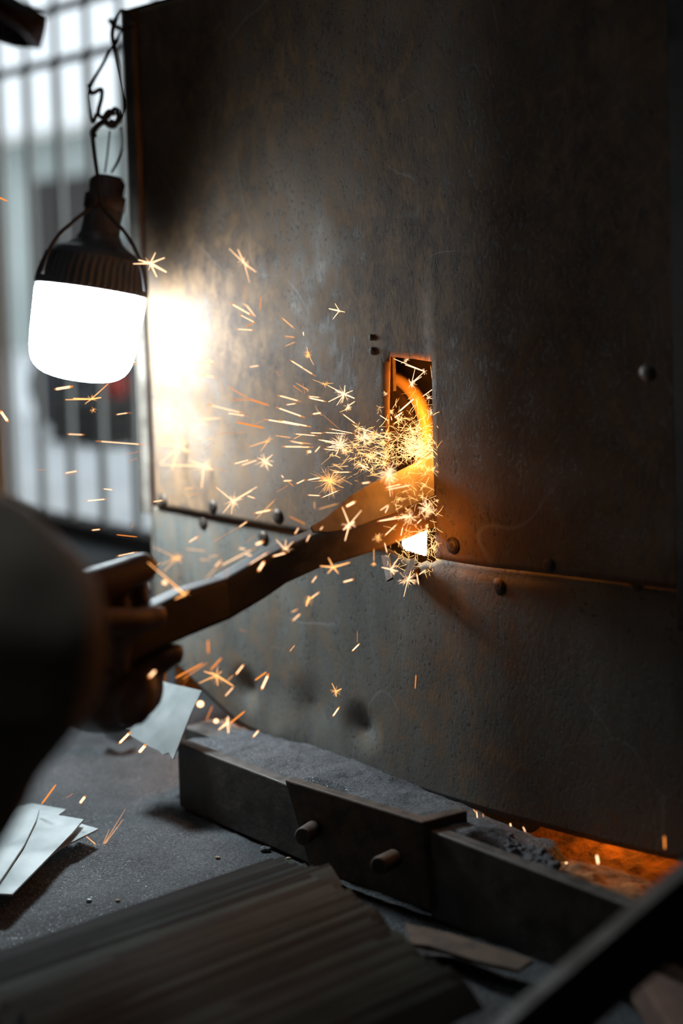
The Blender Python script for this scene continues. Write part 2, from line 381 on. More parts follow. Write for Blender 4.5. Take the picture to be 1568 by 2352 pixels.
# yard beyond
fwp = at(150, 300, 8.5)
mb = MB(); sF, wF, _ = swz(fwp)
def yardbox(name, s0, s1, w0, w1, z0, z1, mat, label, cat):
    b = MB(); b.add([P(s, w, z) for z in (z0, z1) for s, w in ((s0, w0), (s1, w0), (s1, w1), (s0, w1))], [(3, 2, 1, 0), (4, 5, 6, 7), (0, 1, 5, 4), (1, 2, 6, 5), (2, 3, 7, 6), (3, 0, 4, 7)])
    return tag(recalc(b.build(name, mat)), label, cat)
shed = empty('yard_shed', P(sF - 1, wF - .5, 0), TH); tag(shed, 'pale grey-green shed across the yard behind the railing', 'building')
b = MB(); b.box((-4, 0, 0), (6, 1.2, 1.50)); b.build('wall', M['farwall'], shed)
b = MB(); b.add([V(q) for q in ((-4.2, -.25, 1.46), (6.2, -.25, 1.46), (6.2, 1.5, 1.80), (-4.2, 1.5, 1.80), (-4.2, -.25, 1.50), (6.2, -.25, 1.50), (6.2, 1.5, 1.84), (-4.2, 1.5, 1.84))], [(3, 2, 1, 0), (4, 5, 6, 7), (0, 1, 5, 4), (1, 2, 6, 5), (2, 3, 7, 6), (3, 0, 4, 7)]); b.build('roof', M['fence'], shed)
b = MB(); b.box((-.2, -.03, .0), (.6, .0, 1.2)); b.build('door', M['kerb'], shed)
# tarpaulin heap
hp = MB(); c0 = at(215, 985, 4.85)
for i in range(34):
    u = rnd.random(); a = rnd.random() * 6.28
for (dx, dz, r) in ((-.13, .12, .16), (.10, .15, .22), (.33, .2, .26), (.08, .42, .2), (.32, .48, .24), (.22, .66, .15), (.45, .70, .14), (-.02, .28, .12), (-.16, .34, .07)):
    hp.capsule(c0 + CR * dx + V((0, .25, dz - c0.z)), r * .95, c0 + CR * (dx + .06) + V((0, .45, dz - c0.z)), r, 16)
o = remeshed(hp.build('tarpaulin_heap', M['tarp']), .035, 3)
displace(o, lambda p: .03 * noise.noise(p * 6))
recentre(o, (c0.x, c0.y, 0)); tag(o, 'dark heap under a tarpaulin standing in the yard behind the railing', 'heap')
# crate with a red can on it
cr_ = at(268, 1000, 4.5); cre = empty('yard_crate', (cr_.x, cr_.y, .010), TH); tag(cre, 'low dark slatted crate standing in the yard behind the railing', 'crate')
for i in range(4): b = MB(); b.box((-.16, -.15 if i % 2 else -.146, .036 * i), (.16, .15 if i % 2 else .146, .036 * i + .031)); b.build('slat', M['kerb'], cre)
can = empty('red_can', (cr_.x, cr_.y, .010 + .139)); tag(can, 'small red can on the low dark crate beyond the railing', 'can')
b = MB(); b.lathe([(.036, 0), (.038, .003), (.038, .066), (.034, .07), (.002, .07)], 24); recalc(b.build('can_body', M['red'], can, True))
b = MB(); b.lathe([(.014, .07), (.014, .08), (.002, .08)], 16); recalc(b.build('can_cap', M['rail'], can, True))

# ================================================================== MACHINE CABINET
cab = empty('grinding_machine', L0, TH)
tag(cab, 'tall rusty sheet-metal grinding machine cabinet with a narrow feed slot', 'machine')
SEAM, TOP, SR = .280, .846, .695
SL0, SL1, SLT = .3925, .4565, .4635
def lin(a, b, n): return [a + (b - a) * i / (n - 1) for i in range(n)]
ss = lin(.0105, SL0, 56)[:-1] + lin(SL0, SL1, 10)[:-1] + lin(SL1, SR, 40)
zs = lin(SEAM, SLT, 30)[:-1] + lin(SLT, TOP, 58)
iL, iR, jT = 55, 64, 29
def sst(a, b, x):
    t = max(0, min(1, (x - a) / (b - a))); return t * t * (3 - 2 * t)
def fall(s):
    d = s - .475
    return 0.0 if d <= 0 else (-.17 * d * d / .12 if d < .06 else -.17 * (d - .03))
def up_out(s, z):
    o = fall(s) + .0045 * sst(.446, .4535, s) * (1 - sst(.47, .57, z)) * (1 - .6 * sst(.5, .66, s))
    o += .0018 * noise.noise(V((s * 7, z * 5, 1))) + .0006 * noise.noise(V((s * 22, z * 16, 4)))
    return o
mb = MB()
def upv(i, j):
    s, z = ss[i], zs[j]
    if i == iL and j <= jT: s += .0055 * (z - .36) / .1 if z > .36 else 0; s += .0007 * noise.noise(V((z * 160, 3, 0)))
    if j == jT and iL <= i <= iR: z += -.0035 * (i - iL) / (iR - iL) + .0008 * noise.noise(V((s * 200, 9, 0)))
    return loc(s, up_out(s, z), z)
mb.grid(len(ss), len(zs), upv, lambda i, j: not (iL <= i < iR and j < jT))
o = mb.build('upper_sheet', M['sheet_up'], cab, True)
sd = o.modifiers.new('thickness', 'SOLIDIFY'); sd.thickness = .0016; sd.offset = -1
# lower sheet with its bent, torn lower edge and dents
def zb(s):
    return .052 + .055 * (1 - sst(.02, .17, s)) + .004 * noise.noise(V((s * 9, 2, 2)))
dents = [(swz(onp(827, 1672))[0], swz(onp(827, 1672))[2], .030, .010), (swz(onp(705, 1640))[0], .10, .04, .006), (swz(onp(560, 1585))[0], swz(onp(560, 1585))[2], .03, .012), (.45, .262, .03, -.003), (swz(onp(640, 1660))[0], .06, .05, -.008)]
def low_out(s, z):
    o = fall(s) - .0035 + .0016 * noise.noise(V((s * 6, z * 6, 11)))
    for (ds, dz, r, h) in dents:
        d = sqrt((s - ds) ** 2 + (z - dz) ** 2) / r
        if d < 1: o -= h * (1 - d) ** 1.5
    o += .010 * (1 - sst(.03, .16, s)) * (1 - sst(.08, .18, z))
    return o
ls = lin(.0, .78, 118); lz = 46
tear0, tear1 = .385, .455
mb = MB()
def lowv(i, j):
    s = ls[i]; b = zb(s); tp = SEAM - .0022 + .0020 * sst(.5, .58, s)
    if tear0 < s < tear1: tp -= .006 * sin(pi * (s - tear0) / (tear1 - tear0)) + .004 * abs(noise.noise(V((s * 90, 5, 0))))
    z = b + (tp - b) * j / (lz - 1); w = low_out(s, z)
    if s > .40 and s < .62: w += -.004 * sst(.262, .277, z) * (1 - sst(.52, .62, s))
    return loc(s, w, z)
mb.grid(len(ls), lz, lowv)
o = mb.build('lower_sheet', M['sheet_low'], cab, True); sd = o.modifiers.new('thickness', 'SOLIDIFY'); sd.thickness = .0016; sd.offset = -1
# frame posts
b = MB(); b.box(loc(-.024, -.004, SEAM - .012), loc(-.006, -.008, TOP + .004)); b.box(loc(-.022, -.004, SEAM - .012), loc(-.019, -.04, TOP + .004)); b.build('corner_post', M['frame'], cab)
b = MB(); b.box(loc(-.008, -.006, .03), loc(.0015, -.012, SEAM - .012)); b.build('lower_corner_strip', M['frame'], cab)
b = MB(); b.box(loc(.698, -.018, SEAM - .03), loc(.735, -.09, TOP)); b.build('right_post', M['dark_steel'], cab)
b = MB(); b.box(loc(.735, -.08, .0), loc(.80, -.50, TOP)); b.build('side_panel', M['dark_steel'], cab)
b = MB(); b.box(loc(.735, -.05, .0), loc(1.35, -.08, 1.2)); b.build('side_wing', M['dark_steel'], cab)
b = MB(); b.box(loc(-.019, -.04, .04), loc(-.016, -.55, TOP)); b.build('side_panel', M['dark_steel'], cab)
b = MB(); b.box(loc(-.019, -.002, TOP), loc(.80, -.55, TOP + .004)); b.build('top_panel', M['dark_steel'], cab)
b = MB(); b.box(loc(-.019, -.55, .0), loc(.80, -.553, TOP)); b.build('back_panel', M['dark_steel'], cab)
b = MB(); b.box(loc(-.019, -.13, .0), loc(.70, -.14, TOP - .02)); b.build('inner_baffle', M['dark_steel'], cab)
# top-left notch lug where the lamp cord is hooked
b = MB(); b.tube([loc(-.022, -.008, TOP - .018), loc(-.030, .004, TOP - .014), loc(-.030, .010, TOP - .006)], .003, 8); b.build('hook', M['dark_steel'], cab)
# screws
def screw(x, y, w, r=.0062, mat='screw'):
    s, _, z = swz(onp(x, y, w)); c = loc(s, w, z)
    Mx = Matrix.Translation(c) @ Matrix.Rotation(radians(90), 4, 'X')
    b = MB(); b.lathe([(r * 1.25, 0), (r * 1.25, .0007), (r * .95, .0009), (r * .9, .0015), (r * .55, .0021), (.0003, .0022)], 20, Mx)
    o = recalc(b.build('screw', M[mat], cab, True))
    b = MB()
    for a in (0, pi / 2):
        M2 = Matrix.Translation(c + V((0, -.0021, 0))) @ Matrix.Rotation(a + .3, 4, 'Y'); b.box((-r * .5, -.0004, -r * .09), (r * .5, .0004, r * .09), M2)
    b.build('screw_recess', M['dark_steel'], o)
for (x, y) in ((375, 1148), (488, 1163), (637, 1185), (1040, 1253), (1257, 1297), (1461, 1337)): s, _, z = swz(onp(x, y)); screw(x, y, up_out(s, z) + .0002)
for (x, y) in ((466, 1200), (605, 1235), (338, 1350), (1145, 1347), (1343, 1383), (1541, 1420), (1543, 1690)): s, _, z = swz(onp(x, y)); screw(x, y, low_out(s, z) + .0002)
screw(855, 806, .0002, .0032, 'dark_steel'); screw(853, 775, .0002, .0026, 'dark_steel'); screw(1488, 856, .001)  # first two are dark discs standing for a small hole and a rust spot
# grinding disc with its ring, behind the slot and parallel to the front
dp = onp(884, 987, -.055); ds, dw, dz = swz(dp); dc = loc(ds, -.055, dz)
Mx = Matrix.Translation(dc) @ Matrix.Rotation(radians(90), 4, 'X')
dR = .0605
b = MB(); b.lathe([(dR * .84, -.012), (dR * .84, .0), (dR * .5, .001), (.016, .002), (.014, .010), (.0003, .010)], 48, Mx); gd = recalc(b.build('grinding_disc', M['disc'], cab, True))
b = MB(); b.lathe([(dR * .82, -.008), (dR, -.008), (dR * 1.005, .002), (dR * .98, .005), (dR * .86, .005), (dR * .82, .002), (dR * .82, -.008)], 64, Mx, None, False); recalc(b.build('rim_ring', M['ring'], gd, True))
b = MB(); b.lathe([(.010, -.075), (.010, .0)], 20, Mx); recalc(b.build('shaft', M['dark_steel'], gd, True))
q = swz(onp(900, 850, -.02)); b = MB(); b.box(loc(q[0] - .012, -.018, q[2] - .02), loc(q[0] + .003, -.022, q[2] + .028)); b.build('slot_bracket', M['rust_steel'], cab)
# torn curl of sheet under the slot
b = MB(); p0, p1, p2 = (swz(onp(x, y)) for x, y in ((878, 1275), (925, 1325), (962, 1322)))
b.add([loc(p0[0], .002, p0[2]), loc(p1[0], .022, p1[2]), loc(p1[0] + .006, .020, p1[2] + .004), loc(p0[0] + .009, .001, p0[2] + .002), loc(p0[0], .0005, p0[2] - .001), loc(p1[0], .020, p1[2] - .001), loc(p1[0] + .006, .018, p1[2] + .002), loc(p0[0] + .009, -.001, p0[2])], [(0, 1, 2, 3), (7, 6, 5, 4), (0, 4, 5, 1), (1, 5, 6, 2), (2, 6, 7, 3), (3, 7, 4, 0)])
b.add([loc(p1[0] + .012, .001, p0[2] + .002), loc(p1[0] + .016, .018, p1[2] + .004), loc(p1[0] + .021, .016, p1[2] + .006), loc(p1[0] + .021, .0, p0[2] + .002), loc(p1[0] + .012, -.001, p0[2]), loc(p1[0] + .016, .016, p1[2] + .002), loc(p1[0] + .021, .014, p1[2] + .004), loc(p1[0] + .021, -.002, p0[2])], [(0, 1, 2, 3), (7, 6, 5, 4), (0, 4, 5, 1), (1, 5, 6, 2), (2, 6, 7, 3), (3, 7, 4, 0)])
recalc(b.build('torn_lip', M['rust_steel'], cab))
b = MB(); b.capsule(loc(p2[0] - .006, .004, p2[2]), .008, loc(p2[0] + .002, .006, p2[2] + .006), .005); o = remeshed(b.build('weld_blob', M['rust_steel'], cab), .0018, 1)
displace(o, lambda p: .0016 * noise.noise(p * 300))

# ================================================================== HANGING LAMP
LD = 1.505
lb = at(178, 873, LD); lt = at(250, 400, LD + .012)
ax = (lt - lb).normalized(); Hl = (lt - lb).length
lampe = empty('hanging_bulb', lb); tag(lampe, 'lit white LED bulb with dark ribbed housing hanging at the cabinet corner', 'lamp')
zq = ax; xq = CR - zq * CR.dot(zq); xq.normalize(); yq = zq.cross(xq)
RL = Matrix((xq, yq, zq)).transposed().to_4x4()
k_ = LD / FPX
b = MB(); prof = [(.0003, .0), (30 * k_, 1 * k_), (55 * k_, 4 * k_), (76 * k_, 9 * k_), (91 * k_, 16 * k_), (102 * k_, 25 * k_), (110 * k_, 36 * k_), (115 * k_, 50 * k_), (118 * k_, 66 * k_), (121 * k_, 95 * k_), (126 * k_, 195 * k_), (124 * k_, 206 * k_), (.003, 206 * k_)]
b.lathe(prof, 48, RL); o = recalc(b.build('diffuser', M['bulb'], lampe, True)); o['label'] = 'glowing white diffuser'
ll = bpy.data.lights.new('bulb_downlight', 'AREA'); ll.shape = 'DISK'; ll.size = .085; ll.energy = 2.3; ll.color = (.80, .93, 1.0)
lo = bpy.data.objects.new('bulb_downlight', ll); COL.objects.link(lo); lo.parent = lampe; lo.matrix_parent_inverse = Matrix.Identity(4); lo.matrix_local = Matrix.Translation(-ax * .0006) @ RL
b = MB(); prof = [(.003, 207 * k_), (129 * k_, 207 * k_), (131 * k_, 216 * k_), (125 * k_, 255 * k_), (117 * k_, 284 * k_), (101 * k_, 298 * k_), (74 * k_, 310 * k_), (54 * k_, 324 * k_), (45 * k_, 342 * k_), (43 * k_, 370 * k_), (44 * k_, 400 * k_), (.003, 401 * k_)]
b.lathe(prof, 96, RL, (210 * k_, 282 * k_, .0022)); o = recalc(b.build('housing', M['plastic'], lampe)); o['label'] = 'dark grey ribbed plastic housing'
b = MB(); prof = [(.003, 398 * k_), (47 * k_, 398 * k_), (48 * k_, 430 * k_), (40 * k_, 434 * k_), (42 * k_, 462 * k_), (30 * k_, 476 * k_), (.003, 478 * k_)]
b.lathe(prof, 28, RL); o = recalc(b.build('socket', M['bakelite'], lampe, True)); o['label'] = 'brown lamp socket'
# cords
def smooth_pts(pts, n=6):
    out = []; q = [pts[0]] + pts + [pts[-1]]
    for i in range(1, len(q) - 2):
        for t in range(n):
            u = t / n; p0, p1, p2, p3 = q[i - 1], q[i], q[i + 1], q[i + 2]
            out.append(.5 * ((2 * p1) + (p2 - p0) * u + (2 * p0 - 5 * p1 + 4 * p2 - p3) * u * u + (3 * p1 - p0 - 3 * p2 + p3) * u ** 3))
    out.append(pts[-1]); return out
hang = empty('lamp_cord', at(306, 52, 1.57)); hang_loc = V(hang.location)
tag(hang, 'dark knotted cord looped over the cabinet corner to hold the bulb', 'cord')
cords = [([(308, 46, 1.565), (296, 30, 1.55), (279, 25, 1.54), (264, 45, 1.53), (257, 78, 1.53), (262, 110, 1.53), (272, 160, 1.52), (282, 215, 1.52), (284, 255, 1.52), (272, 280, 1.515), (252, 276, 1.51)], 4.6),
         ([(306, 62, 1.56), (286, 66, 1.55), (266, 92, 1.54), (240, 140, 1.53), (213, 188, 1.52), (203, 215, 1.515), (206, 245, 1.51), (214, 280, 1.51), (222, 262, 1.50)], 4.0),
         ([(203, 195, 1.515), (212, 214, 1.51), (232, 205, 1.51), (233, 225, 1.51), (226, 262, 1.51), (246, 270, 1.51), (262, 250, 1.51), (272, 262, 1.505), (262, 290, 1.505), (245, 285, 1.50), (236, 268, 1.50)], 5.0),
         ([(246, 276, 1.51), (228, 285, 1.505), (214, 303, 1.505), (216, 312, 1.50)], 7.0),
         ([(262, 262, 1.505), (250, 256, 1.50), (240, 272, 1.50), (256, 286, 1.50), (274, 272, 1.505), (268, 258, 1.51)], 6.0),
         ([(252, 300, 1.505), (247, 350, 1.503), (241, 396, 1.505)], 2.2),
         ([(276, 292, 1.505), (281, 325, 1.503), (272, 365, 1.503), (256, 397, 1.505)], 3.0),
         ([(212, 300, 1.50), (218, 355, 1.49), (224, 400, 1.478), (229, 440, 1.47), (236, 475, 1.468), (262, 508, 1.46), (288, 536, 1.458), (311, 574, 1.45), (327, 622, 1.45), (334, 668, 1.455)], 4.2),
         ([(222, 452, 1.478), (205, 478, 1.475), (166, 510, 1.47), (132, 543, 1.46), (110, 580, 1.455), (96, 628, 1.455)], 4.2)]
for pts, wpx in cords:
    pp = [at(x, y, d + (LD - 1.50) * max(0, min(1, (1.565 - d) / .065))) - hang_loc for x, y, d in pts]; b = MB(); b.tube(smooth_pts(pp), wpx * 1.5 / FPX, 8); b.build('cord_strand', M['cord'], hang, True)

# ================================================================== TROUGH AT THE FOOT OF THE CABINET
def pbox(name, s0, s1, w0, w1, z0, z1, mat, parent=None, bv=.0015):
    c = P((s0 + s1) / 2, (w0 + w1) / 2, z0); b = MB(); b.box((-(s1 - s0) / 2, -(w1 - w0) / 2, 0), ((s1 - s0) / 2, (w1 - w0) / 2, z1 - z0))
    o = b.build(name, mat); o.location = c; o.rotation_euler = (0, 0, TH); bevel(o, bv)
    return o
o = pbox('steel_bar', .168, .400, .081, .0945, -.003, .0645, M['bar_steel']); tag(o, 'worn steel bar forming the far left front of the grit trough', 'bar')
zt = .0725
g0, g1 = swz(ong(1050, 1918, zt)), swz(ong(1390, 2076, zt))
wr = (g0[1] + g1[1]) / 2
o = pbox('steel_bar', swz(ong(1005, 1898, zt))[0], .745, wr - .013, wr, -.003, zt, M['bar_steel']); tag(o, 'long dark steel bar fronting the orange rust dust on the right', 'bar')
e0 = swz(ong(432, 1668, .055)); o = pbox('steel_block', e0[0], e0[0] + .062, e0[1] - .03, e0[1] + .006, -.003, .056, M['bar_steel']); tag(o, 'short steel block closing the left end of the grit trough', 'block')
# clamp block with two pipe bolts
A, B, C_ = ong(652, 1790, .081), ong(970, 1888, .081), ong(1074, 1862, .081)
D_ = A + (C_ - B) * .7
blk = empty('clamp_block', V((A.x, A.y, 0))); tag(blk, 'rusty steel clamp block with two bolts in front of the grit', 'clamp'); bo = V(blk.location)
ed = (B - A).normalized(); bd = (C_ - B)
bk_ = bd.normalized()
def prism(name, tops, bots, zl):
    b = MB(); vs = [p - bo for p in tops] + [V((p.x, p.y, zl)) - bo for p in bots]
    b.add(vs, [(0, 1, 2, 3), (7, 6, 5, 4), (0, 4, 5, 1), (1, 5, 6, 2), (2, 6, 7, 3), (3, 7, 4, 0)]); bevel(recalc(b.build(name, M['rust_steel'], blk)), .0016)
prism('front_plate', [A, B, B + bk_ * .012, A + bk_ * .012], [A + ed * .028, B + ed * .006, B + ed * .006 + bk_ * .012, A + ed * .028 + bk_ * .012], .006)
prism('end_plate', [B - ed * .012 + bk_ * .012, B + bk_ * .012, C_, C_ - ed * .012], [B - ed * .012 + bk_ * .012, B + bk_ * .012, C_, C_ - ed * .012], .045)
nb = V((ed.y, -ed.x, 0))
for (x0, y0, x1, y1) in ((722, 1903, 694, 1922), (905, 1972, 868, 1990)):
    wA = swz(A)[1]; p0 = onp(x0, y0, wA - .004); p1 = onp(x1, y1, wA + .022)
    d = (p1 - p0).normalized(); b = MB(); b.tube([p0 - bo, p1 - bo - d * .0012, p1 - bo], [.0078, .0078, .0068], 20); o = b.build('bolt', M['rust_steel'], blk, True); bevel(o, .0006)
    b = MB(); b.tube([p1 - bo - d * .002, p1 - bo + d * .0003], [.0045, .0045], 18); b.build('bolt_bore_shade', M['dark_steel'], o)  # dark disc on the bolt end stands for the shade in its bore
# grit heaped against the cabinet
zpts = [swz(onp(x, y, .004)) for x, y in ((440, 1640), (540, 1674), (600, 1690), (700, 1715), (850, 1770), (950, 1815), (1075, 1862), (1130, 1895))]
def interp(tab, x):
    if x <= tab[0][0]: return tab[0][1]
    for (a, fa), (c, fc) in zip(tab, tab[1:]):
        if x <= c: return fa + (fc - fa) * (x - a) / (c - a)
    return tab[-1][1]
ztab = [(q[0], q[2]) for q in zpts]
ftab = [(.10, .02), (.17, .052), (.33, .060), (.36, .072), (.50, .077), (.55, .072), (.60, .02)]
mb = MB()
def sandv(i, j):
    s = .115 + .505 * i / 170; t = j / 46; wm = .080 + .0125 * sst(.395, .41, s) * (1 - sst(.515, .53, s)); w = -.004 + (wm + .004) * t
    s += t * .012
    z = interp(ztab, s) * (1 - t) + interp(ftab, s) * t + .006 * sin(pi * t) + .0035 * noise.noise(V((s * 28, w * 28, 0))) + .0018 * noise.noise(V((s * 90, w * 90, 3)))
    z -= .05 * sst(.575, .62, s - t * .02)
    if j == 46 and s > .175: z -= .03
    return P(s, w, z)
mb.grid(171, 47, sandv); o = mb.build('grit_heap', M['sand'], None, True); recentre(o, P(.35, .04, 0)); tag(o, 'grey metal grit heaped along the foot of the cabinet', 'grit', kind='stuff')
mb = MB()
def rustv(i, j):
    s = .52 + .25 * i / 120; t = j / 50; w = -.10 + (wr - .013 + .10 - .001) * t
    z = .026 + .007 * noise.noise(V((s * 22, w * 22, 7))) + .005 * noise.noise(V((s * 70, w * 70, 1))) + .030 * t * t
    return P(s, w, z)
mb.grid(121, 51, rustv); o = mb.build('rust_dust', M['rustdust'], None, True); recentre(o, P(.75, .0, 0)); tag(o, 'orange rust dust lying between the cabinet and the right bar', 'dust', kind='stuff')
cl = MB()
for i in range(110):
    x = 1065 + rnd.random() * 210; yb = 1880 + (x - 1065) * .46; y = yb + rnd.random() * 34
    p = ong(x, y, .053); r = .0018 + .0032 * rnd.random(); cl.capsule(p, r, p + V((rnd.uniform(-.005, .005), rnd.uniform(-.005, .005), .003)), r * .8, 9)
o = remeshed(cl.build('dust_clumps', M['sand']), .0014, 1)
displace(o, lambda p: .0022 * noise.noise(p * 260) + .0012 * noise.noise(p * 700))
recentre(o, P(.6, .05, 0)); tag(o, 'dark grey clumps of dust behind the right steel bar', 'dust', kind='stuff')

# ================================================================== OFFCUTS AND SCRAP ON THE GROUND
def gplate(name, px, z, th, mat, label, cat, group=None, tilt=0):
    pts = [ong(x, y, z + tilt * i) for i, (x, y) in enumerate(px)]
    b = MB(); b.plate(pts, th); o = recalc(b.build(name, mat)); c = sum(pts, V()) / len(pts); recentre(o, (c.x, c.y, z - th)); tag(o, label, cat, group); return o
gplate('metal_offcut', [(72, 1848), (152, 1862), (128, 1880), (40, 1872), (30, 1856)], .010, .0015, M['offcut'], 'small pale sheet offcut peeping out above the others on the left', 'offcut', 'pale sheet offcuts')
gplate('metal_offcut', [(182, 1894), (226, 1907), (140, 1950), (95, 1985), (90, 1940)], .012, .0015, M['offcut'], 'pale triangular sheet offcut pointing right under the larger offcuts', 'offcut', 'pale sheet offcuts')
gplate('metal_offcut', [(87, 1868), (192, 1886), (165, 1918), (100, 1985), (28, 2058), (-14, 2056), (20, 2000), (62, 1930)], .019, .0018, M['offcut'], 'large pale tapering sheet offcut lying topmost on the ground', 'offcut', 'pale sheet offcuts')
gplate('metal_offcut', [(-60, 1845), (90, 1862), (84, 1885), (55, 1945), (12, 2010), (-30, 2070), (-90, 2040)], .023, .0018, M['offcut'], 'pale sheet offcut cut by the left edge of the picture', 'offcut', 'pale sheet offcuts')
# plate leaning against the trough
lp = [(338, 1556, .030), (400, 1572, .026), (463, 1586, .022), (440, 1640, .036), (397, 1744, .066), (387, 1728, .064), (374, 1734, .066), (368, 1726, .064), (345, 1716, .064), (300, 1690, .064), (318, 1610, .046)]
lpts = [onp(x, y, w + .06) for x, y, w in lp]
nn = (lpts[2] - lpts[0]).cross(lpts[4] - lpts[0]).normalized()
if nn.dot(CC - lpts[0]) < 0: nn = -nn
q0 = lpts[0]; lpts = [p - nn * (p - q0).dot(nn) for p in lpts]
b = MB(); b.plate(lpts, .0015, nn); o = recalc(b.build('leaning_offcut', M['offcut'])); zmin = min(p.z for p in lpts); recentre(o, (lpts[5].x, lpts[5].y, zmin)); tag(o, 'pale sheet offcut with a torn edge leaning by the end of the trough', 'offcut')
# thin plate at lower right of the strips
gplate('flat_plate', [(930, 2128), (1030, 2150), (1225, 2212), (1190, 2236), (1095, 2215), (985, 2180), (940, 2175)], .014, .003, M['rust_steel'], 'thin dark brown steel plate lying flat beside the strips', 'plate')
# scrap crumpled near the hand
b = MB(); pp = [ong(x, y, z) for x, y, z in ((235, 1668, .03), (262, 1662, .035), (300, 1668, .03), (310, 1690, .012), (275, 1704, .010), (245, 1690, .012))]
b.plate(pp, .002); o = recalc(b.build('scrap_piece', M['offcut'])); recentre(o, (pp[4].x, pp[4].y, .005)); tag(o, 'small crumpled pale scrap on the dust below the hand', 'scrap')
for i, (x, y, r, mt, lab) in enumerate(((662, 1950, 5, 'stone', 'tiny ochre stone on the dust below the left pipe bolt'), (500, 1958, 5, 'stone', 'tiny pale ochre stone lying alone on the dust left of the bolts'), (610, 1932, 11, 'sand', 'small dark clod on the dust near the left bolt'), (205, 2062, 6, 'offcut', 'bright metal crumb beside the pale offcuts'), (270, 2056, 5, 'stone', 'tiny ochre crumb on the dust right of the pale offcuts'))):
    c = ong(x, y, .004); b = MB(); rr = r * c.y / FPX; b.capsule((-rr * .4, 0, 0), rr * .8, (rr * .5, 0, 0), rr * .6, 8); o = b.build('pebble', M[mt], None, True)
    for v in o.data.vertices: v.co += v.co.normalized() * rr * .25 * noise.noise(v.co * 900 + V((i, 0, 0)))
    o.location = (c.x, c.y, fz(c.x, c.y) - .004 + rr * .6); tag(o, lab, 'pebble')

# ================================================================== STEEL STRIPS IN THE FOREGROUND
a0 = ong(640, 1985, .035); a1 = ong(0, 2203, .035); sdir = (a0 - a1); sdir.z = 0; sdir.normalize(); sper = V((sdir.y, -sdir.x, 0))
end0, end1 = ong(640, 1992, .035), ong(1085, 2290, .030)
span = (end1 - end0).dot(sper); NS = 64
for i in range(NS):
    t = i / (NS - 1); ln = .285 + rnd.uniform(-.006, .006)
    wd = .020 + rnd.uniform(-.002, .003); th = .0020
    if i in (6, 7): th = .0022
    e = end0 + (end1 - end0) * t; e = end0 + sper * (span * t) + sdir * ((end1 - end0).dot(sdir) * t + rnd.uniform(-.007, .007) + (.012 if 12 <= i < 16 else 0))
    b = MB(); b.box((-ln, -wd / 2, 0), (0, wd / 2, th))
    for q in range(len(b.v)):
        x, y, z = b.v[q]; b.v[q] = (x, y, z + .0012 * sin(x * 9 + i))
    o = b.build('steel_strip', M['strip_b'] if i < 13 and i % 4 != 2 else (M['strip_d'] if rnd.random() < .4 else M['strip']))
    hz = .030 + .014 * sin(pi * min(1, t * 1.15 + .1)) + rnd.uniform(-.0008, .0008)
    Rm = Matrix((sdir, sper, ZV)).transposed().to_4x4()
    yaw = rnd.uniform(-.022, .022)
    o.matrix_world = Matrix.Translation(V((e.x, e.y, hz))) @ Rm @ Matrix.Rotation(yaw, 4, 'Z') @ Matrix.Rotation(radians(-33 + rnd.uniform(-2.5, 2.5)), 4, 'X')
    lb_ = ('browned steel strip at the far edge of the foreground bundle', 'browned strips at the far edge') if i < 13 else (('dark grey-green steel strip in the middle of the foreground bundle', 'grey-green strips in the middle') if i < 44 else ('dark steel strip at the near right side of the foreground bundle', 'dark strips at the near side')); tag(o, lb_[0], 'strip', lb_[1])
# two bearers under the bundle
for k_, (off, lab) in enumerate(((.06, 'dark steel bearer under the right end of the strip bundle'), (.22, 'dark steel bearer under the left end of the strip bundle'))):
    c = end0 - sdir * off; b = MB(); b.box((-.008, -.01, -.012), (.008, span + .02, .010)); o = b.build('bearer', M['dark_steel'])
    e_ = (end1 - end0).dot(sdir); pd = (sper * span + sdir * e_).normalized(); Rm = Matrix((V((pd.y, -pd.x, 0)) * -1, pd, ZV)).transposed().to_4x4()
    o.matrix_world = Matrix.Translation(V((c.x, c.y, .011))) @ Rm; tag(o, lab, 'bearer')

# angle bar across the lower right corner, resting on a dark box
u0, u1 = at(640, 2745, .79), at(1850, 1725, .90)
dd = (u1 - u0).normalized(); side = dd.cross(ZV).normalized(); upv_ = side.cross(dd)
ang = empty('angle_bar', u0); tag(ang, 'blurred dark steel angle bar slanting across the lower right corner', 'bar')
Lb = (u1 - u0).length; Rm = Matrix((dd, -side, upv_)).transposed().to_4x4()
b = MB(); b.box((0, -.016, -.004), (Lb, -.004, 0), Rm); b.build('top_flange', M['bar_steel'], ang)
b = MB(); b.box((0, -.016, -.040), (Lb, -.012, -.004), Rm); b.build('side_flange', M['dark_steel'], ang)
c = ong(1545, 2290, 0); bx = empty('steel_box', V((c.x + .085, c.y - .02, 0)) + NV * .04 + EV * .012, TH + .25); tag(bx, 'dark steel box standing beside the cabinet at the right edge', 'box')
b = MB(); b.box((-.05, -.05, 0), (.14, .08, .135)); bevel(b.build('body', M['dark_steel'], bx), .003)
b = MB(); b.box((-.055, -.055, .135), (.145, .085, .141)); bevel(b.build('lid', M['dark_steel'], bx), .002)
c = ong(1545, 2330, .0); b = MB(); b.box((-.022, -.05, 0), (.05, .05, .03)); o = bevel(b.build('brick', M['brick']), .003); o.location = (c.x, c.y - .03, 0); o.rotation_euler = (0, 0, .1); tag(o, 'brown brick on the ground in the bottom right corner', 'brick')

# ================================================================== WORKPIECE: WOODEN HOLDER AND BLADE
def tp(x, y, d): return at(x, y, d)
def td(x): return 1.085 + (x - 340) / 665 * .192
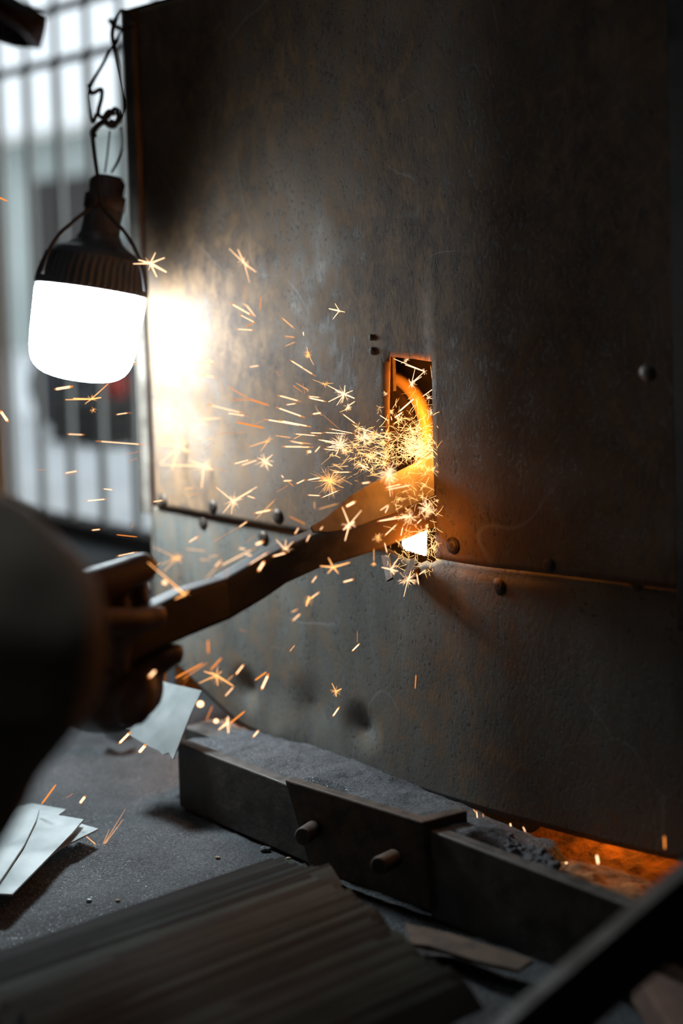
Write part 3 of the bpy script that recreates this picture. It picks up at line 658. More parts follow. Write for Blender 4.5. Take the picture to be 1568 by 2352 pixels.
# holder outline (px): top edge then bottom edge; thickness away from the camera
hold_top = [(150, 1490), (250, 1440), (345, 1398), (430, 1357), (520, 1330), (600, 1285), (660, 1255), (740, 1222), (800, 1196), (900, 1160), (1004, 1118), (1060, 1098)]
hold_bot = [(160, 1600), (255, 1555), (350, 1502), (440, 1462), (530, 1425), (612, 1376), (660, 1342), (740, 1305), (800, 1288), (880, 1262), (1004, 1212), (1060, 1190)]
th_dir = (-EV).normalized()
def slab(top, bot, th, dof=0.0, lean=0.0):
    b = MB(); n = len(top); vs = []
    for k, off in enumerate((0, th)):
        for (x, y) in top: vs.append(tp(x, y, td(x) + dof + lean) + th_dir * off)
        for (x, y) in bot: vs.append(tp(x, y, td(x) + dof) + th_dir * off)
    m_ = 2 * n; fs = []
    for i in range(n - 1):
        fs += [(i, i + 1, n + i + 1, n + i), (m_ + i + 1, m_ + i, m_ + n + i, m_ + n + i + 1), (i + 1, i, m_ + i, m_ + i + 1), (n + i, n + i + 1, m_ + n + i + 1, m_ + n + i)]
    fs += [(0, n, m_ + n, m_), (n - 1, m_ + n - 1, m_ + 2 * n - 1, 2 * n - 1)]
    b.add(vs, fs); return b
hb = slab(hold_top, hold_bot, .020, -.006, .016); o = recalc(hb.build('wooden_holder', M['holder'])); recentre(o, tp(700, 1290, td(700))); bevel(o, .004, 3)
tag(o, 'dark wooden holder stick pushing the blade into the feed slot', 'tool')
bl_top = [(712, 1208), (745, 1190), (775, 1165), (800, 1140), (850, 1110), (900, 1088), (950, 1064), (1004, 1040), (1060, 1016)]
bl_bot = [(720, 1222), (760, 1222), (800, 1215), (830, 1205), (860, 1192), (900, 1178), (950, 1158), (1004, 1136), (1060, 1112)]
bp0, bp1, bp2 = tp(1060, 1112, td(1060) + .000), tp(720, 1222, td(720) + .000), tp(1004, 1040, td(1004) + .026)
bn = (bp1 - bp0).cross(bp2 - bp0).normalized(); bn = bn if bn.dot(CC - bp0) > 0 else -bn
def onb(x, y): v = ray(x, y); return CC + v * ((bp0 - CC).dot(bn) / v.dot(bn))
bb = MB(); bb.plate([onb(x, y) for x, y in bl_top] + [onb(x, y) for x, y in reversed(bl_bot)], .0025, bn)
o = recalc(bb.build('sheet_blank', M['blade'])); recentre(o, onb(880, 1140)); bevel(o, .0006, 1)
tag(o, 'thin pointed steel blank glowing orange in spark light on top of the holder', 'workpiece')

# ================================================================== PERSON (seated low at the left, mostly outside the picture)
per = empty('person', P(.38, .98, 0)); po_ = V(per.location)
tag(per, 'person in khaki-grey trousers and dark cap crouching with both hands on the holder', 'person')
def Q(s, w, z): return P(s, w, z) - po_
def W_(p): return p - po_
def chain(b, pts, n=14):
    for (p, r), (q, t) in zip(pts, pts[1:]): b.capsule(p, r, q, t, n)
pel = Q(.36, .98, .245); che = Q(.32, .84, .50); nek = Q(.325, .72, .655); hed = Q(.345, .615, .755)
r_sh, r_el = W_(V((-.46, .73, .60))), W_(V((-.30, .80, .415)))
Ht = tp(285, 1450, td(285)) + th_dir * .010       # grip point on the holder (centre line)
ta = (tp(340, 1440, td(340)) - tp(160, 1535, td(160))).normalized()   # along the tool towards the slot
tb = EV - ta * EV.dot(ta); tb.normalize(); tu = tb.cross(ta); tu = tu if tu.z > 0 else -tu
def H(a, b_, u): return W_(Ht + ta * a + tb * b_ + tu * u)
r_wr = H(-.075, -.004, .062)
l_sh, l_el = Q(.12, .79, .60), Q(.17, .60, .36)
l_wr = W_(at(215, 1610, 1.12))
skin = MB()
# trunk, neck, head and limbs under the clothes, one surface
chain(skin, [(pel, .10), (che, .105)], 16); chain(skin, [(che, .09), (nek, .052), (hed + V((0, 0, -.03)), .05)])
fdir = (Q(.44, .40, .66) - hed).normalized(); fs_ = fdir.cross(ZV).normalized(); fu = fs_.cross(fdir)
chain(skin, [(hed - fdir * .025 + fu * .035, .083), (hed + fdir * .012 + fu * .02, .078)], 18)
chain(skin, [(hed + fdir * .03 - fu * .03, .058), (hed + fdir * .045 - fu * .075, .036)], 16)
skin.capsule(hed + fdir * .092 + fu * .0, .009, hed + fdir * .108 - fu * .03, .012, 10)
skin.capsule(hed + fdir * .094 - fu * .03, .007, hed + fdir * .096 - fu * .034, .008, 10)
for sg in (-1, 1):
    skin.capsule(hed + fs_ * .082 * sg + fu * .012 - fdir * .012, .012, hed + fs_ * .079 * sg - fu * .022 - fdir * .006, .009, 10)
    skin.capsule(hed + fdir * .078 + fs_ * .012 * sg + fu * .018, .010, hed + fdir * .066 + fs_ * .045 * sg + fu * .018, .010, 10)
    skin.capsule(hed + fdir * .084 - fu * .058 - fs_ * .018 * sg, .007, hed + fdir * .086 - fu * .058 + fs_ * .006 * sg, .008, 10)
for sh, el, wr_ in ((r_sh, r_el, r_wr), (l_sh, l_el, l_wr)):
    chain(skin, [(che + (sh - che) * .5, .07), (sh, .055), (el, .038)]); chain(skin, [(el, .036), (el + (wr_ - el) * .35, .037), (wr_, .024)])
hips = (Q(.45, .95, .235), Q(.27, .97, .235))
knees = (W_(at(-100, 1475, .735)), Q(.19, .58, .37))
ankles = (Q(.54, .76, .075), Q(.30, .66, .075))
for h_, k2, a2 in zip(hips, knees, ankles):
    chain(skin, [(pel, .09), (h_, .085), (k2, .05)]); chain(skin, [(k2, .05), (k2 + (a2 - k2) * .3, .055), (a2, .033)])
# right hand: closes over the holder from above, thumb on the near side
chain(skin, [(r_wr, .024), (H(-.048, -.004, .046), .026)])
kn = [(.040, .0115), (.020, .012), (-.001, .0118), (-.021, .0105)]
for i, (a, r) in enumerate(kn):
    skin.capsule(H(-.052 + i * -.004, -.004, .044), .016, H(a, -.006, .034), .0125, 12)
    f = (1.0, 1.08, 1.02, .85)[i]
    chain(skin, [(H(a, -.006, .034), .0112), (H(a + .004, -.026, .020 * f), .0095), (H(a + .004, -.027, -.010 * f), .0085), (H(a, -.012, -.030), .0076)], 12)
chain(skin, [(H(-.056, .010, .038), .0165), (H(-.030, .024, .022), .013), (H(.000, .026, .010), .0105), (H(.024, .022, .004), .0092)], 12)
# left hand: cups the holder from below, index finger stretched forward
lk = at(285, 1585, 1.10)
chain(skin, [(l_wr, .026), (W_(at(262, 1597, 1.105)), .030)])
skin.capsule(W_(at(240, 1590, 1.11)), .026, W_(at(300, 1580, 1.10)), .027, 12)
chain(skin, [(W_(at(302, 1552, 1.10)), .015), (W_(at(335, 1530, 1.095)), .0125), (W_(at(372, 1514, 1.10)), .0112), (W_(at(398, 1502, 1.105)), .0098)], 12)
for i, (x, y, d, sc_) in enumerate(((315, 1570, 1.085, 1.0), (310, 1594, 1.08, .96), (300, 1618, 1.075, .86))):
    chain(skin, [(W_(at(x - 22, y + 2, d + .012)), .0140), (W_(at(x + 16 * sc_, y - 6, d)), .0110), (W_(at(x + 20 * sc_, y + 22 * sc_, d - .012)), .0098), (W_(at(x - 8, y + 32 * sc_, d - .012)), .0088)], 12)
chain(skin, [(W_(at(250, 1560, 1.085)), .0165), (W_(at(262, 1505, 1.065)), .0128), (W_(at(278, 1448, 1.062)), .0112), (W_(at(286, 1418, 1.065)), .0098)], 12)
o = remeshed(skin.build('body', M['skin'], per), .0042, 3); o['label'] = 'dark-toned hands and skin'
# clothes
tr = MB()
chain(tr, [(pel + V((0, 0, .04)), .125), (pel, .125)], 16)
for i, (h_, k2, a2) in enumerate(zip(hips, knees, ankles)):
    chain(tr, [(pel, .115), (h_, .105), (h_ + (k2 - h_) * .6, .093), (k2, .080)], 18)
    chain(tr, [(k2, .080), (k2 + (a2 - k2) * .25, .082), (k2 + (a2 - k2) * .6, .078), (k2 + (a2 - k2) * .93, .068)], 18)
o = remeshed(tr.build('trousers', M['cloth'], per), .009, 5)
displace(o, lambda p: .006 * noise.noise(V((p.x * 9, p.y * 9, p.z * 26))) + .004 * noise.noise(p * 30))
o['label'] = 'khaki-grey trousers with soft folds at the knee'
sh_ = MB(); chain(sh_, [(pel + V((0, 0, .06)), .128), (che, .128), (che + (nek - che) * .55, .10), (nek - (nek - che) * .12, .068)], 18)
for sh, el, wr_ in ((r_sh, r_el, r_wr), (l_sh, l_el, l_wr)):
    chain(sh_, [(che + (sh - che) * .4, .095), (sh, .072), (el, .054)], 16); chain(sh_, [(el, .053), (el + (wr_ - el) * .45, .048), (el + (wr_ - el) * .80, .038)], 16)
o = remeshed(sh_.build('shirt', M['shirt'], per), .008, 4)
displace(o, lambda p: .006 * noise.noise(V((p.x * 14, p.y * 14, p.z * 24))))
for j, f in enumerate((.80, .86, .92)):
    c0 = r_el + (r_wr - r_el) * f; dv = (r_wr - r_el).normalized(); b = MB(); b.tube([c0 - dv * .006, c0 - dv * .003, c0 + dv * .003, c0 + dv * .006], [.035 - j * .002, .0385 - j * .002, .0385 - j * .002, .035 - j * .002], 20); o = b.build('cuff_stripe', M['cuff'], per, True)
for a2 in ankles:
    b = MB(); fw = -NV; chain(b, [(a2 + V((0, 0, -.028)), .042), (a2 + fw * .06 + V((0, 0, -.038)), .036), (a2 + fw * .13 + V((0, 0, -.043)), .031)]); remeshed(b.build('shoe', M['dark_steel'] if False else M['hair'], per), .005, 2)
cp = MB(); cc = hed + fu * .052 - fdir * .012
rings = []
for q in range(9):
    an = (pi / 2) * q / 8; rings.append((.098 * cos(an) + .0005, .075 * sin(an)))
Mc = Matrix((fdir, -fs_, fu)).transposed().to_4x4(); Mc.translation = cc
cp.lathe(rings, 36, Mc); recalc(cp.build('cap_crown', M['cap'], per, True))
br = MB(); tipw = W_(at(100, 46, .985)); bdir = (tipw - cc); bdir -= fs_ * 0
tx = bdir.normalized(); ts = tx.cross(ZV).normalized(); tup = ts.cross(tx); Lt = bdir.length
def brv(i, j, off=0):
    u = i / 14; a = (j / 16 - .5) * 2
    wdt = .082 * sqrt(max(0, 1 - (u ** 2.6))) + .014 * (1 - u)
    return cc + tx * (.06 + (Lt - .06) * u * (1 - .08 * a * a * 0)) + ts * a * wdt - tup * (.016 * a * a + off) + tup * .010 * sin(pi * u)
br.grid(15, 17, lambda i, j: brv(i, j)); br.grid(15, 17, lambda i, j: brv(i, j, .005))
o = remeshed(br.build('cap_brim', M['cap'], per, True), .004, 2) if False else br.build('cap_brim', M['cap'], per, True)
sdm = o.modifiers.new('thickness', 'SOLIDIFY'); sdm.thickness = .004
hr = MB(); chain(hr, [(hed - fdir * .045 + fu * .03, .084), (hed - fdir * .05 - fu * .035, .066)], 16); remeshed(hr.build('hair', M['hair'], per), .006, 2)
for sg in (-1, 1):
    b = MB(); c0 = hed + fdir * .068 + fs_ * .031 * sg + fu * .004; b.capsule(c0, .0105, c0 + fs_ * .001, .0105, 12); e = b.build('eye', M['eye'], per, True)
    b = MB(); b.capsule(c0 + fdir * .0085, .0042, c0 + fdir * .009, .0042, 10); b.build('iris', M['hair'], e, True)
st = empty('low_stool', P(.36, .99, 0), TH); tag(st, 'low wooden stool under the crouching person', 'stool')
b = MB(); b.box((-.15, -.11, .10), (.15, .11, .122)); bevel(b.build('seat', M['wood'], st), .004)
for x in (-.12, .12):
    for y in (-.08, .08):
        b = MB(); b.box((x - .014, y - .014, 0), (x + .014, y + .014, .10)); b.build('leg', M['wood'], st)

# ================================================================== SPARKS
def tool_line(x): return 1440 - (x - 340) * .435
def spt(x, y, r=0.5):
    "a point in the spark spray seen at pixel x, y: in front of the cabinet, or in front of the holder where it crosses it"
    if x < 352: d = 1.33 + .08 * r
    else:
        v = onp(x, y, 0); d = (v - CC).dot(CF) - .012 - .07 * r
        if x > 1012: d = (v - CC).dot(CF) - .012
    if 330 < x < 1012 and -115 < y - tool_line(x) < 135: d = min(d, td(x) - .022 - .03 * r)
    return at(x, y, d)
PXM = 1.27 / FPX
WID = {'t': .9, 'n': 1.8, 'k': 3.0, 'v': 5.6, 'o': 1.8, 'O': 3.8, 'f': .7}
MAT = {'t': 'sp_yellow', 'n': 'sp_white', 'k': 'sp_white', 'v': 'sp_white', 'o': 'sp_orange', 'O': 'sp_orange', 'f': 'sp_orange'}
def rod(mb, p, q, r, n=6, taper=.35):
    mb.tube([p, p + (q - p) * .12, p + (q - p) * .85, q], [r * taper, r, r, r * taper], n)
    k = len(mb.mi); mb.mi[k - 2] = 1; mb.mi[k - 1] = 1
    for i in list(range(k - 2 - 3 * n, k - 2 - 2 * n)) + list(range(k - 2 - n, k - 2)): mb.mi[i] = 1
ZOOM = {1: (340, 540, 4.356), 2: (340, 1020, 4.356), 3: (640, 640, 3.733), 4: (320, 1380, 2.9037), 5: (640, 1040, 3.733), 6: (0, 560, 3.267), 7: (0, 1632, 3.267), 8: (900, 1750, 2.347), 9: (0, 0, 1)}
STREAKS = {
1: "820 680 1045 808 k,910 792 1080 882 n,880 940 1068 952 n,970 922 1050 880 o,1128 615 1122 745 o,1330 820 1468 940 t,1358 1008 1472 1022 t,1362 1026 1472 1030 f,1365 1115 1478 1065 t,575 1240 660 1272 k,455 1268 660 1300 n,470 1378 685 1428 n,1008 1320 1115 1305 n,1415 1248 1568 1340 n,805 1520 1010 1640 o,830 1648 1020 1648 o,1010 1640 1210 1705 O,590 1692 970 1788 n,780 1780 990 1810 n,1290 1602 1525 1665 n,1380 1698 1488 1682 t,1280 1722 1568 1825 k,1160 1842 1568 1910 k,880 1870 1165 1930 O,500 2065 680 2022 t,640 2000 975 1968 f,1258 2003 1445 2030 t,1408 2058 1568 2090 n,1338 2115 1568 2118 n,848 2292 1025 2245 n,918 2308 1110 2245 n,1450 1505 1540 1570 f,580 2140 675 2070 f,1070 1895 1160 1850 f,1275 1360 1315 1415 f",
2: "360 447 470 437 t,388 515 497 490 t,45 578 155 562 n,985 515 1075 545 n,1055 695 1245 655 k,1280 545 1060 765 t,1350 370 1445 365 n,1400 375 1450 420 o,1478 400 1568 355 n,1332 310 1355 338 n,1285 480 1400 412 f,995 772 900 838 n,900 830 650 980 f,398 988 505 920 n,365 1045 590 1072 t,510 1155 630 1158 t,10 1262 128 1183 t,570 1352 700 1220 t,700 1230 1080 1035 n,1075 1005 1155 975 v,1000 1212 1215 1075 n,665 1228 738 1158 n,908 1042 980 1053 n,975 1103 1040 1117 n,1098 1275 1165 1170 v,1240 1125 1390 1085 k,1465 905 1505 835 n,600 1130 705 1110 t,680 240 780 270 f,955 998 1080 912 f,790 1235 788 1350 f",
3: "22 335 138 432 t,208 455 214 492 n,93 695 318 838 n,250 1008 360 1020 n,250 1020 408 1055 k,0 1000 190 1055 n,62 1083 155 1070 n,0 1110 228 1192 n,285 1162 365 1150 k,0 1215 280 1272 k,125 1330 338 1348 n,120 1378 215 1330 t,85 1392 295 1420 t,0 1350 110 1365 t,25 1442 300 1445 n,240 1485 275 1483 v,308 1490 358 1432 n,265 1322 380 1326 n,380 1318 600 1332 n,428 1285 660 1332 n,540 1155 670 1252 n,665 1275 840 1325 n,860 1168 950 1225 n,340 1380 530 1408 n,1020 1150 1180 1010 k,990 1195 1068 1140 k,1225 1015 1330 940 n,1300 740 1315 870 t,960 1178 970 1218 n,370 1160 520 1290 f,410 1445 560 1455 n,380 1460 520 1475 n,800 1320 1000 1390 n,795 1475 930 1530 n,120 910 205 975 f,205 895 225 990 f,1050 990 1210 960 f,970 1120 1035 1020 t",
4: "62 512 108 465 v,240 515 425 415 O,285 525 455 412 o,252 630 300 562 n,165 660 238 612 o,457 262 460 350 O,475 460 548 380 O,640 495 698 422 k,585 535 628 493 t,568 640 632 570 n,770 530 848 475 O,812 595 862 485 v,1000 340 1038 293 t,1415 338 1470 283 k,1453 200 1452 280 f,1015 75 1058 55 t,1018 135 1075 85 n,1288 772 1335 705 k,755 912 797 862 k,0 1012 45 958 v,450 980 500 882 O,445 798 488 700 o,600 820 705 735 O,465 1010 530 910 t,418 1105 463 1050 n,665 190 715 207 f,300 545 328 508 f,270 705 310 690 f",
5: "240 235 365 212 k,148 267 230 228 n,362 388 525 318 n,243 362 362 368 n,330 487 520 432 t,38 240 118 238 n,455 168 625 165 n,575 462 662 415 v,90 545 228 612 o,135 700 172 640 n,235 765 270 697 n,355 660 380 630 n,905 303 1065 265 n,910 322 1160 270 n,950 200 980 385 t,865 497 950 440 n,910 520 945 445 n,840 590 1030 548 n,900 718 1020 605 n,1180 612 1225 568 n,1045 720 1065 625 n,548 1110 645 1083 k,280 1117 328 1052 n,275 1250 352 1190 n,112 1368 168 1340 t,115 1443 188 1377 n,815 815 815 940 t,905 765 930 865 n,1180 1025 1200 1138 n,1198 1048 1262 1000 n,710 262 790 252 k,660 90 790 135 n,690 100 770 155 n,305 415 308 485 t",
6: "410 1092 548 1070 v,868 1282 965 1268 n,500 1428 635 1433 n,718 1480 1095 1508 n,480 1723 588 1703 n,490 1745 580 1715 f,270 1698 350 1697 f,770 1838 850 1847 n,638 1930 808 1915 n,685 2150 755 2142 n,873 2183 1030 2200 o,873 2345 1030 2312 n,0 1250 62 1338 v,985 2140 1005 2095 f,970 885 1025 890 n,975 900 1025 908 t,940 1580 1070 1555 f,950 1648 1030 1605 f,990 1270 960 1268 f,1460 885 1530 893 t,1462 970 1540 985 n",
7: "890 250 980 160 v,1040 315 1095 252 v,312 703 420 555 O,497 655 550 622 f,597 698 642 640 v,820 1145 878 1080 n,1530 1210 1562 1135 k",
8: "455 262 462 320 n,437 255 455 275 t,490 278 492 298 o,705 348 720 380 n,1102 497 1112 555 v,1467 400 1470 470 O,636 330 641 348 k",
9: "955 1550 953 1582 o,-6 452 17 462 O,560 655 562 690 f",
}
BLOBS = [(378, 1338, 5, 1), (460, 1617, 9, 2), (496, 1656, 6, 2), (375, 1808, 5, 1), (1155, 1909, 3, 0), (877, 987, 2, 0), (1300, 1982, 2, 0)]
REG = [  # (x0, y0, x1, y1, label, group)
 (-50, 0, 345, 720, 'orange spark streak in front of the bright yard above the lamp', 'sparks above the lamp'),
 (-50, 720, 345, 1090, 'short spark streak crossing the railing just under the bulb', 'sparks under the bulb'),
 (-50, 1090, 345, 1560, 'small spark streak flying left of the lower cabinet corner', 'sparks left of the lower cabinet corner'),
 (-50, 1560, 520, 2360, 'glowing spark falling over the dusty ground at the lower left', 'sparks falling over the ground'),
 (345, 500, 560, 800, 'spark streak on the bright panel right of the lamp housing', 'sparks right of the lamp housing'),
 (560, 500, 890, 870, 'spark streak flying high on the panel left of the feed slot', 'sparks high left of the slot'),
 (345, 800, 560, 1150, 'spark streak across the glaring panel beside the bulb', 'sparks on the glaring panel beside the bulb'),
 (560, 870, 760, 1040, 'long flat spark streak left of the slot at mid height', 'long sparks left of the slot'),
 (560, 1040, 760, 1185, 'short spark streak just above the panel seam left of the blade', 'sparks above the seam'),
 (760, 870, 890, 1185, 'spark streak close to the left edge of the feed slot', 'sparks close left of the slot'),
 (890, 600, 1020, 1120, 'spark streak inside the upper part of the feed slot', 'sparks in the upper slot'),
 (760, 1040, 1020, 1290, 'spark streak crossing the orange-lit blade', 'sparks crossing the blade'),
 (345, 1150, 560, 1420, 'spark streak on the pale lower panel left of the holder', 'sparks on the pale lower panel'),
 (560, 1185, 760, 1420, 'spark streak over the middle of the wooden holder', 'sparks over the holder'),
 (760, 1290, 1020, 1700, 'spark streak on the lower panel below the feed slot', 'sparks below the slot'),
 (345, 1420, 760, 1900, 'spark streak falling below the holder towards the trough', 'sparks falling below the holder'),
 (1000, 1700, 1600, 2360, 'tiny ember spark over the orange dust at lower right', 'embers over the orange dust')]
def region(x, y):
    for r in REG:
        if r[0] <= x < r[2] and r[1] <= y < r[3]: return r
    return min(REG, key=lambda r: abs((r[0] + r[2]) / 2 - x) + abs((r[1] + r[3]) / 2 - y))
def spark_obj(name, mb, mat, c, label, group=None, cat='spark'):
    o = mb.build(name, mat, None, True); recentre(o, c); tag(o, label, cat, group); return o
for z, txt in STREAKS.items():
    ox, oy, kk = ZOOM[z]
    for it in txt.split(','):
        a = it.split(); x0, y0, x1, y1 = [float(q) for q in a[:4]]; c = a[4]
        x0, y0, x1, y1 = ox + x0 / kk, oy + y0 / kk, ox + x1 / kk, oy + y1 / kk
        mx, my = (x0 + x1) / 2, (y0 + y1) / 2
        rr = rnd.random()
        if z == 8: p, q = onp(x0, y0, .03), onp(x1, y1, .03)
        elif z == 3 and x0 > 893 and x1 < 1003 and y0 < 985: p, q = onp(x0, y0, -.012), onp(x1, y1, -.012)
        else:
            p, q = spt(x0, y0, rr), spt(x1, y1, rr)
            dm = ((p - CC).dot(CF) + (q - CC).dot(CF)) / 2
            if 330 < mx < 1012: dm = min((p - CC).dot(CF), (q - CC).dot(CF))
            sl = rnd.uniform(-.006, .006); p, q = at(x0, y0, dm + sl), at(x1, y1, dm - sl)
        mb = MB(); rod(mb, p, q, WID[c] * PXM * .5 * ((p - CC).dot(CF) / 1.27))
        rg_ = region(mx, my)
        spark_obj('spark', mb, [M[MAT[c]], M['sp_orange']], (p + q) / 2, rg_[4], rg_[5])
for (x, y, r, k) in BLOBS:
    c = onp(x, y, .03) if y > 1850 and x > 900 else (at(x, y, 1.15) if k == 2 else spt(x, y, .5)); mb = MB(); mb.capsule(c - CR * .0003, r * PXM * .75, c + CR * .0003, r * PXM * .75, 10)
    rg_ = region(x, y); spark_obj('spark', mb, M['sp_white'], c, rg_[4], rg_[5])
# starbursts: thin forking rays from a common centre
def burst(mb, x, y, r, n, seed, depth_r=.5, a0=0.0, a1=6.283, thick=1.0, rays=(), in_slot=False):
    rn = random.Random(seed); c = onp(x, y, -.008) if in_slot else spt(x, y, depth_r); dm = (c - CC).dot(CF); px = dm / FPX
    for i in range(n):
        a = rn.uniform(a0, a1); L = r * rn.uniform(.35, 1.0) ** 1.1; el = rn.uniform(-.6, .6)
        d = (CR * cos(a) - CU * sin(a)) * cos(el) + CF * sin(el) * (.25 if not in_slot else .1)
        bend = (CR * rn.uniform(-1, 1) + CU * rn.uniform(-1.2, .5)) * .18 * L * px
        s0 = rn.uniform(0, .25); p0 = c + d * L * px * s0; p1 = c + d * L * px * .62 + bend * .4; p2 = c + d * L * px + bend
        w = thick * rn.uniform(.16, .36) * px
        mb.tube([p0, p1, p2], [w, w * .8, w * .25], 4)
        if rn.random() < .45:
            for _ in range(rn.randint(1, 3)):
                a2 = a + rn.uniform(-1.0, 1.0); p3 = p1 + (CR * cos(a2) - CU * sin(a2)) * L * px * rn.uniform(.15, .4); mb.tube([p1, p3], [w * .6, w * .2], 4)
    for (x1, y1, wd) in rays:
        q = at(x1, y1, dm); mb.tube([c, c + (q - c) * .3, q], [wd * px * .38, wd * px * .38, wd * px * .2], 6)
    return c
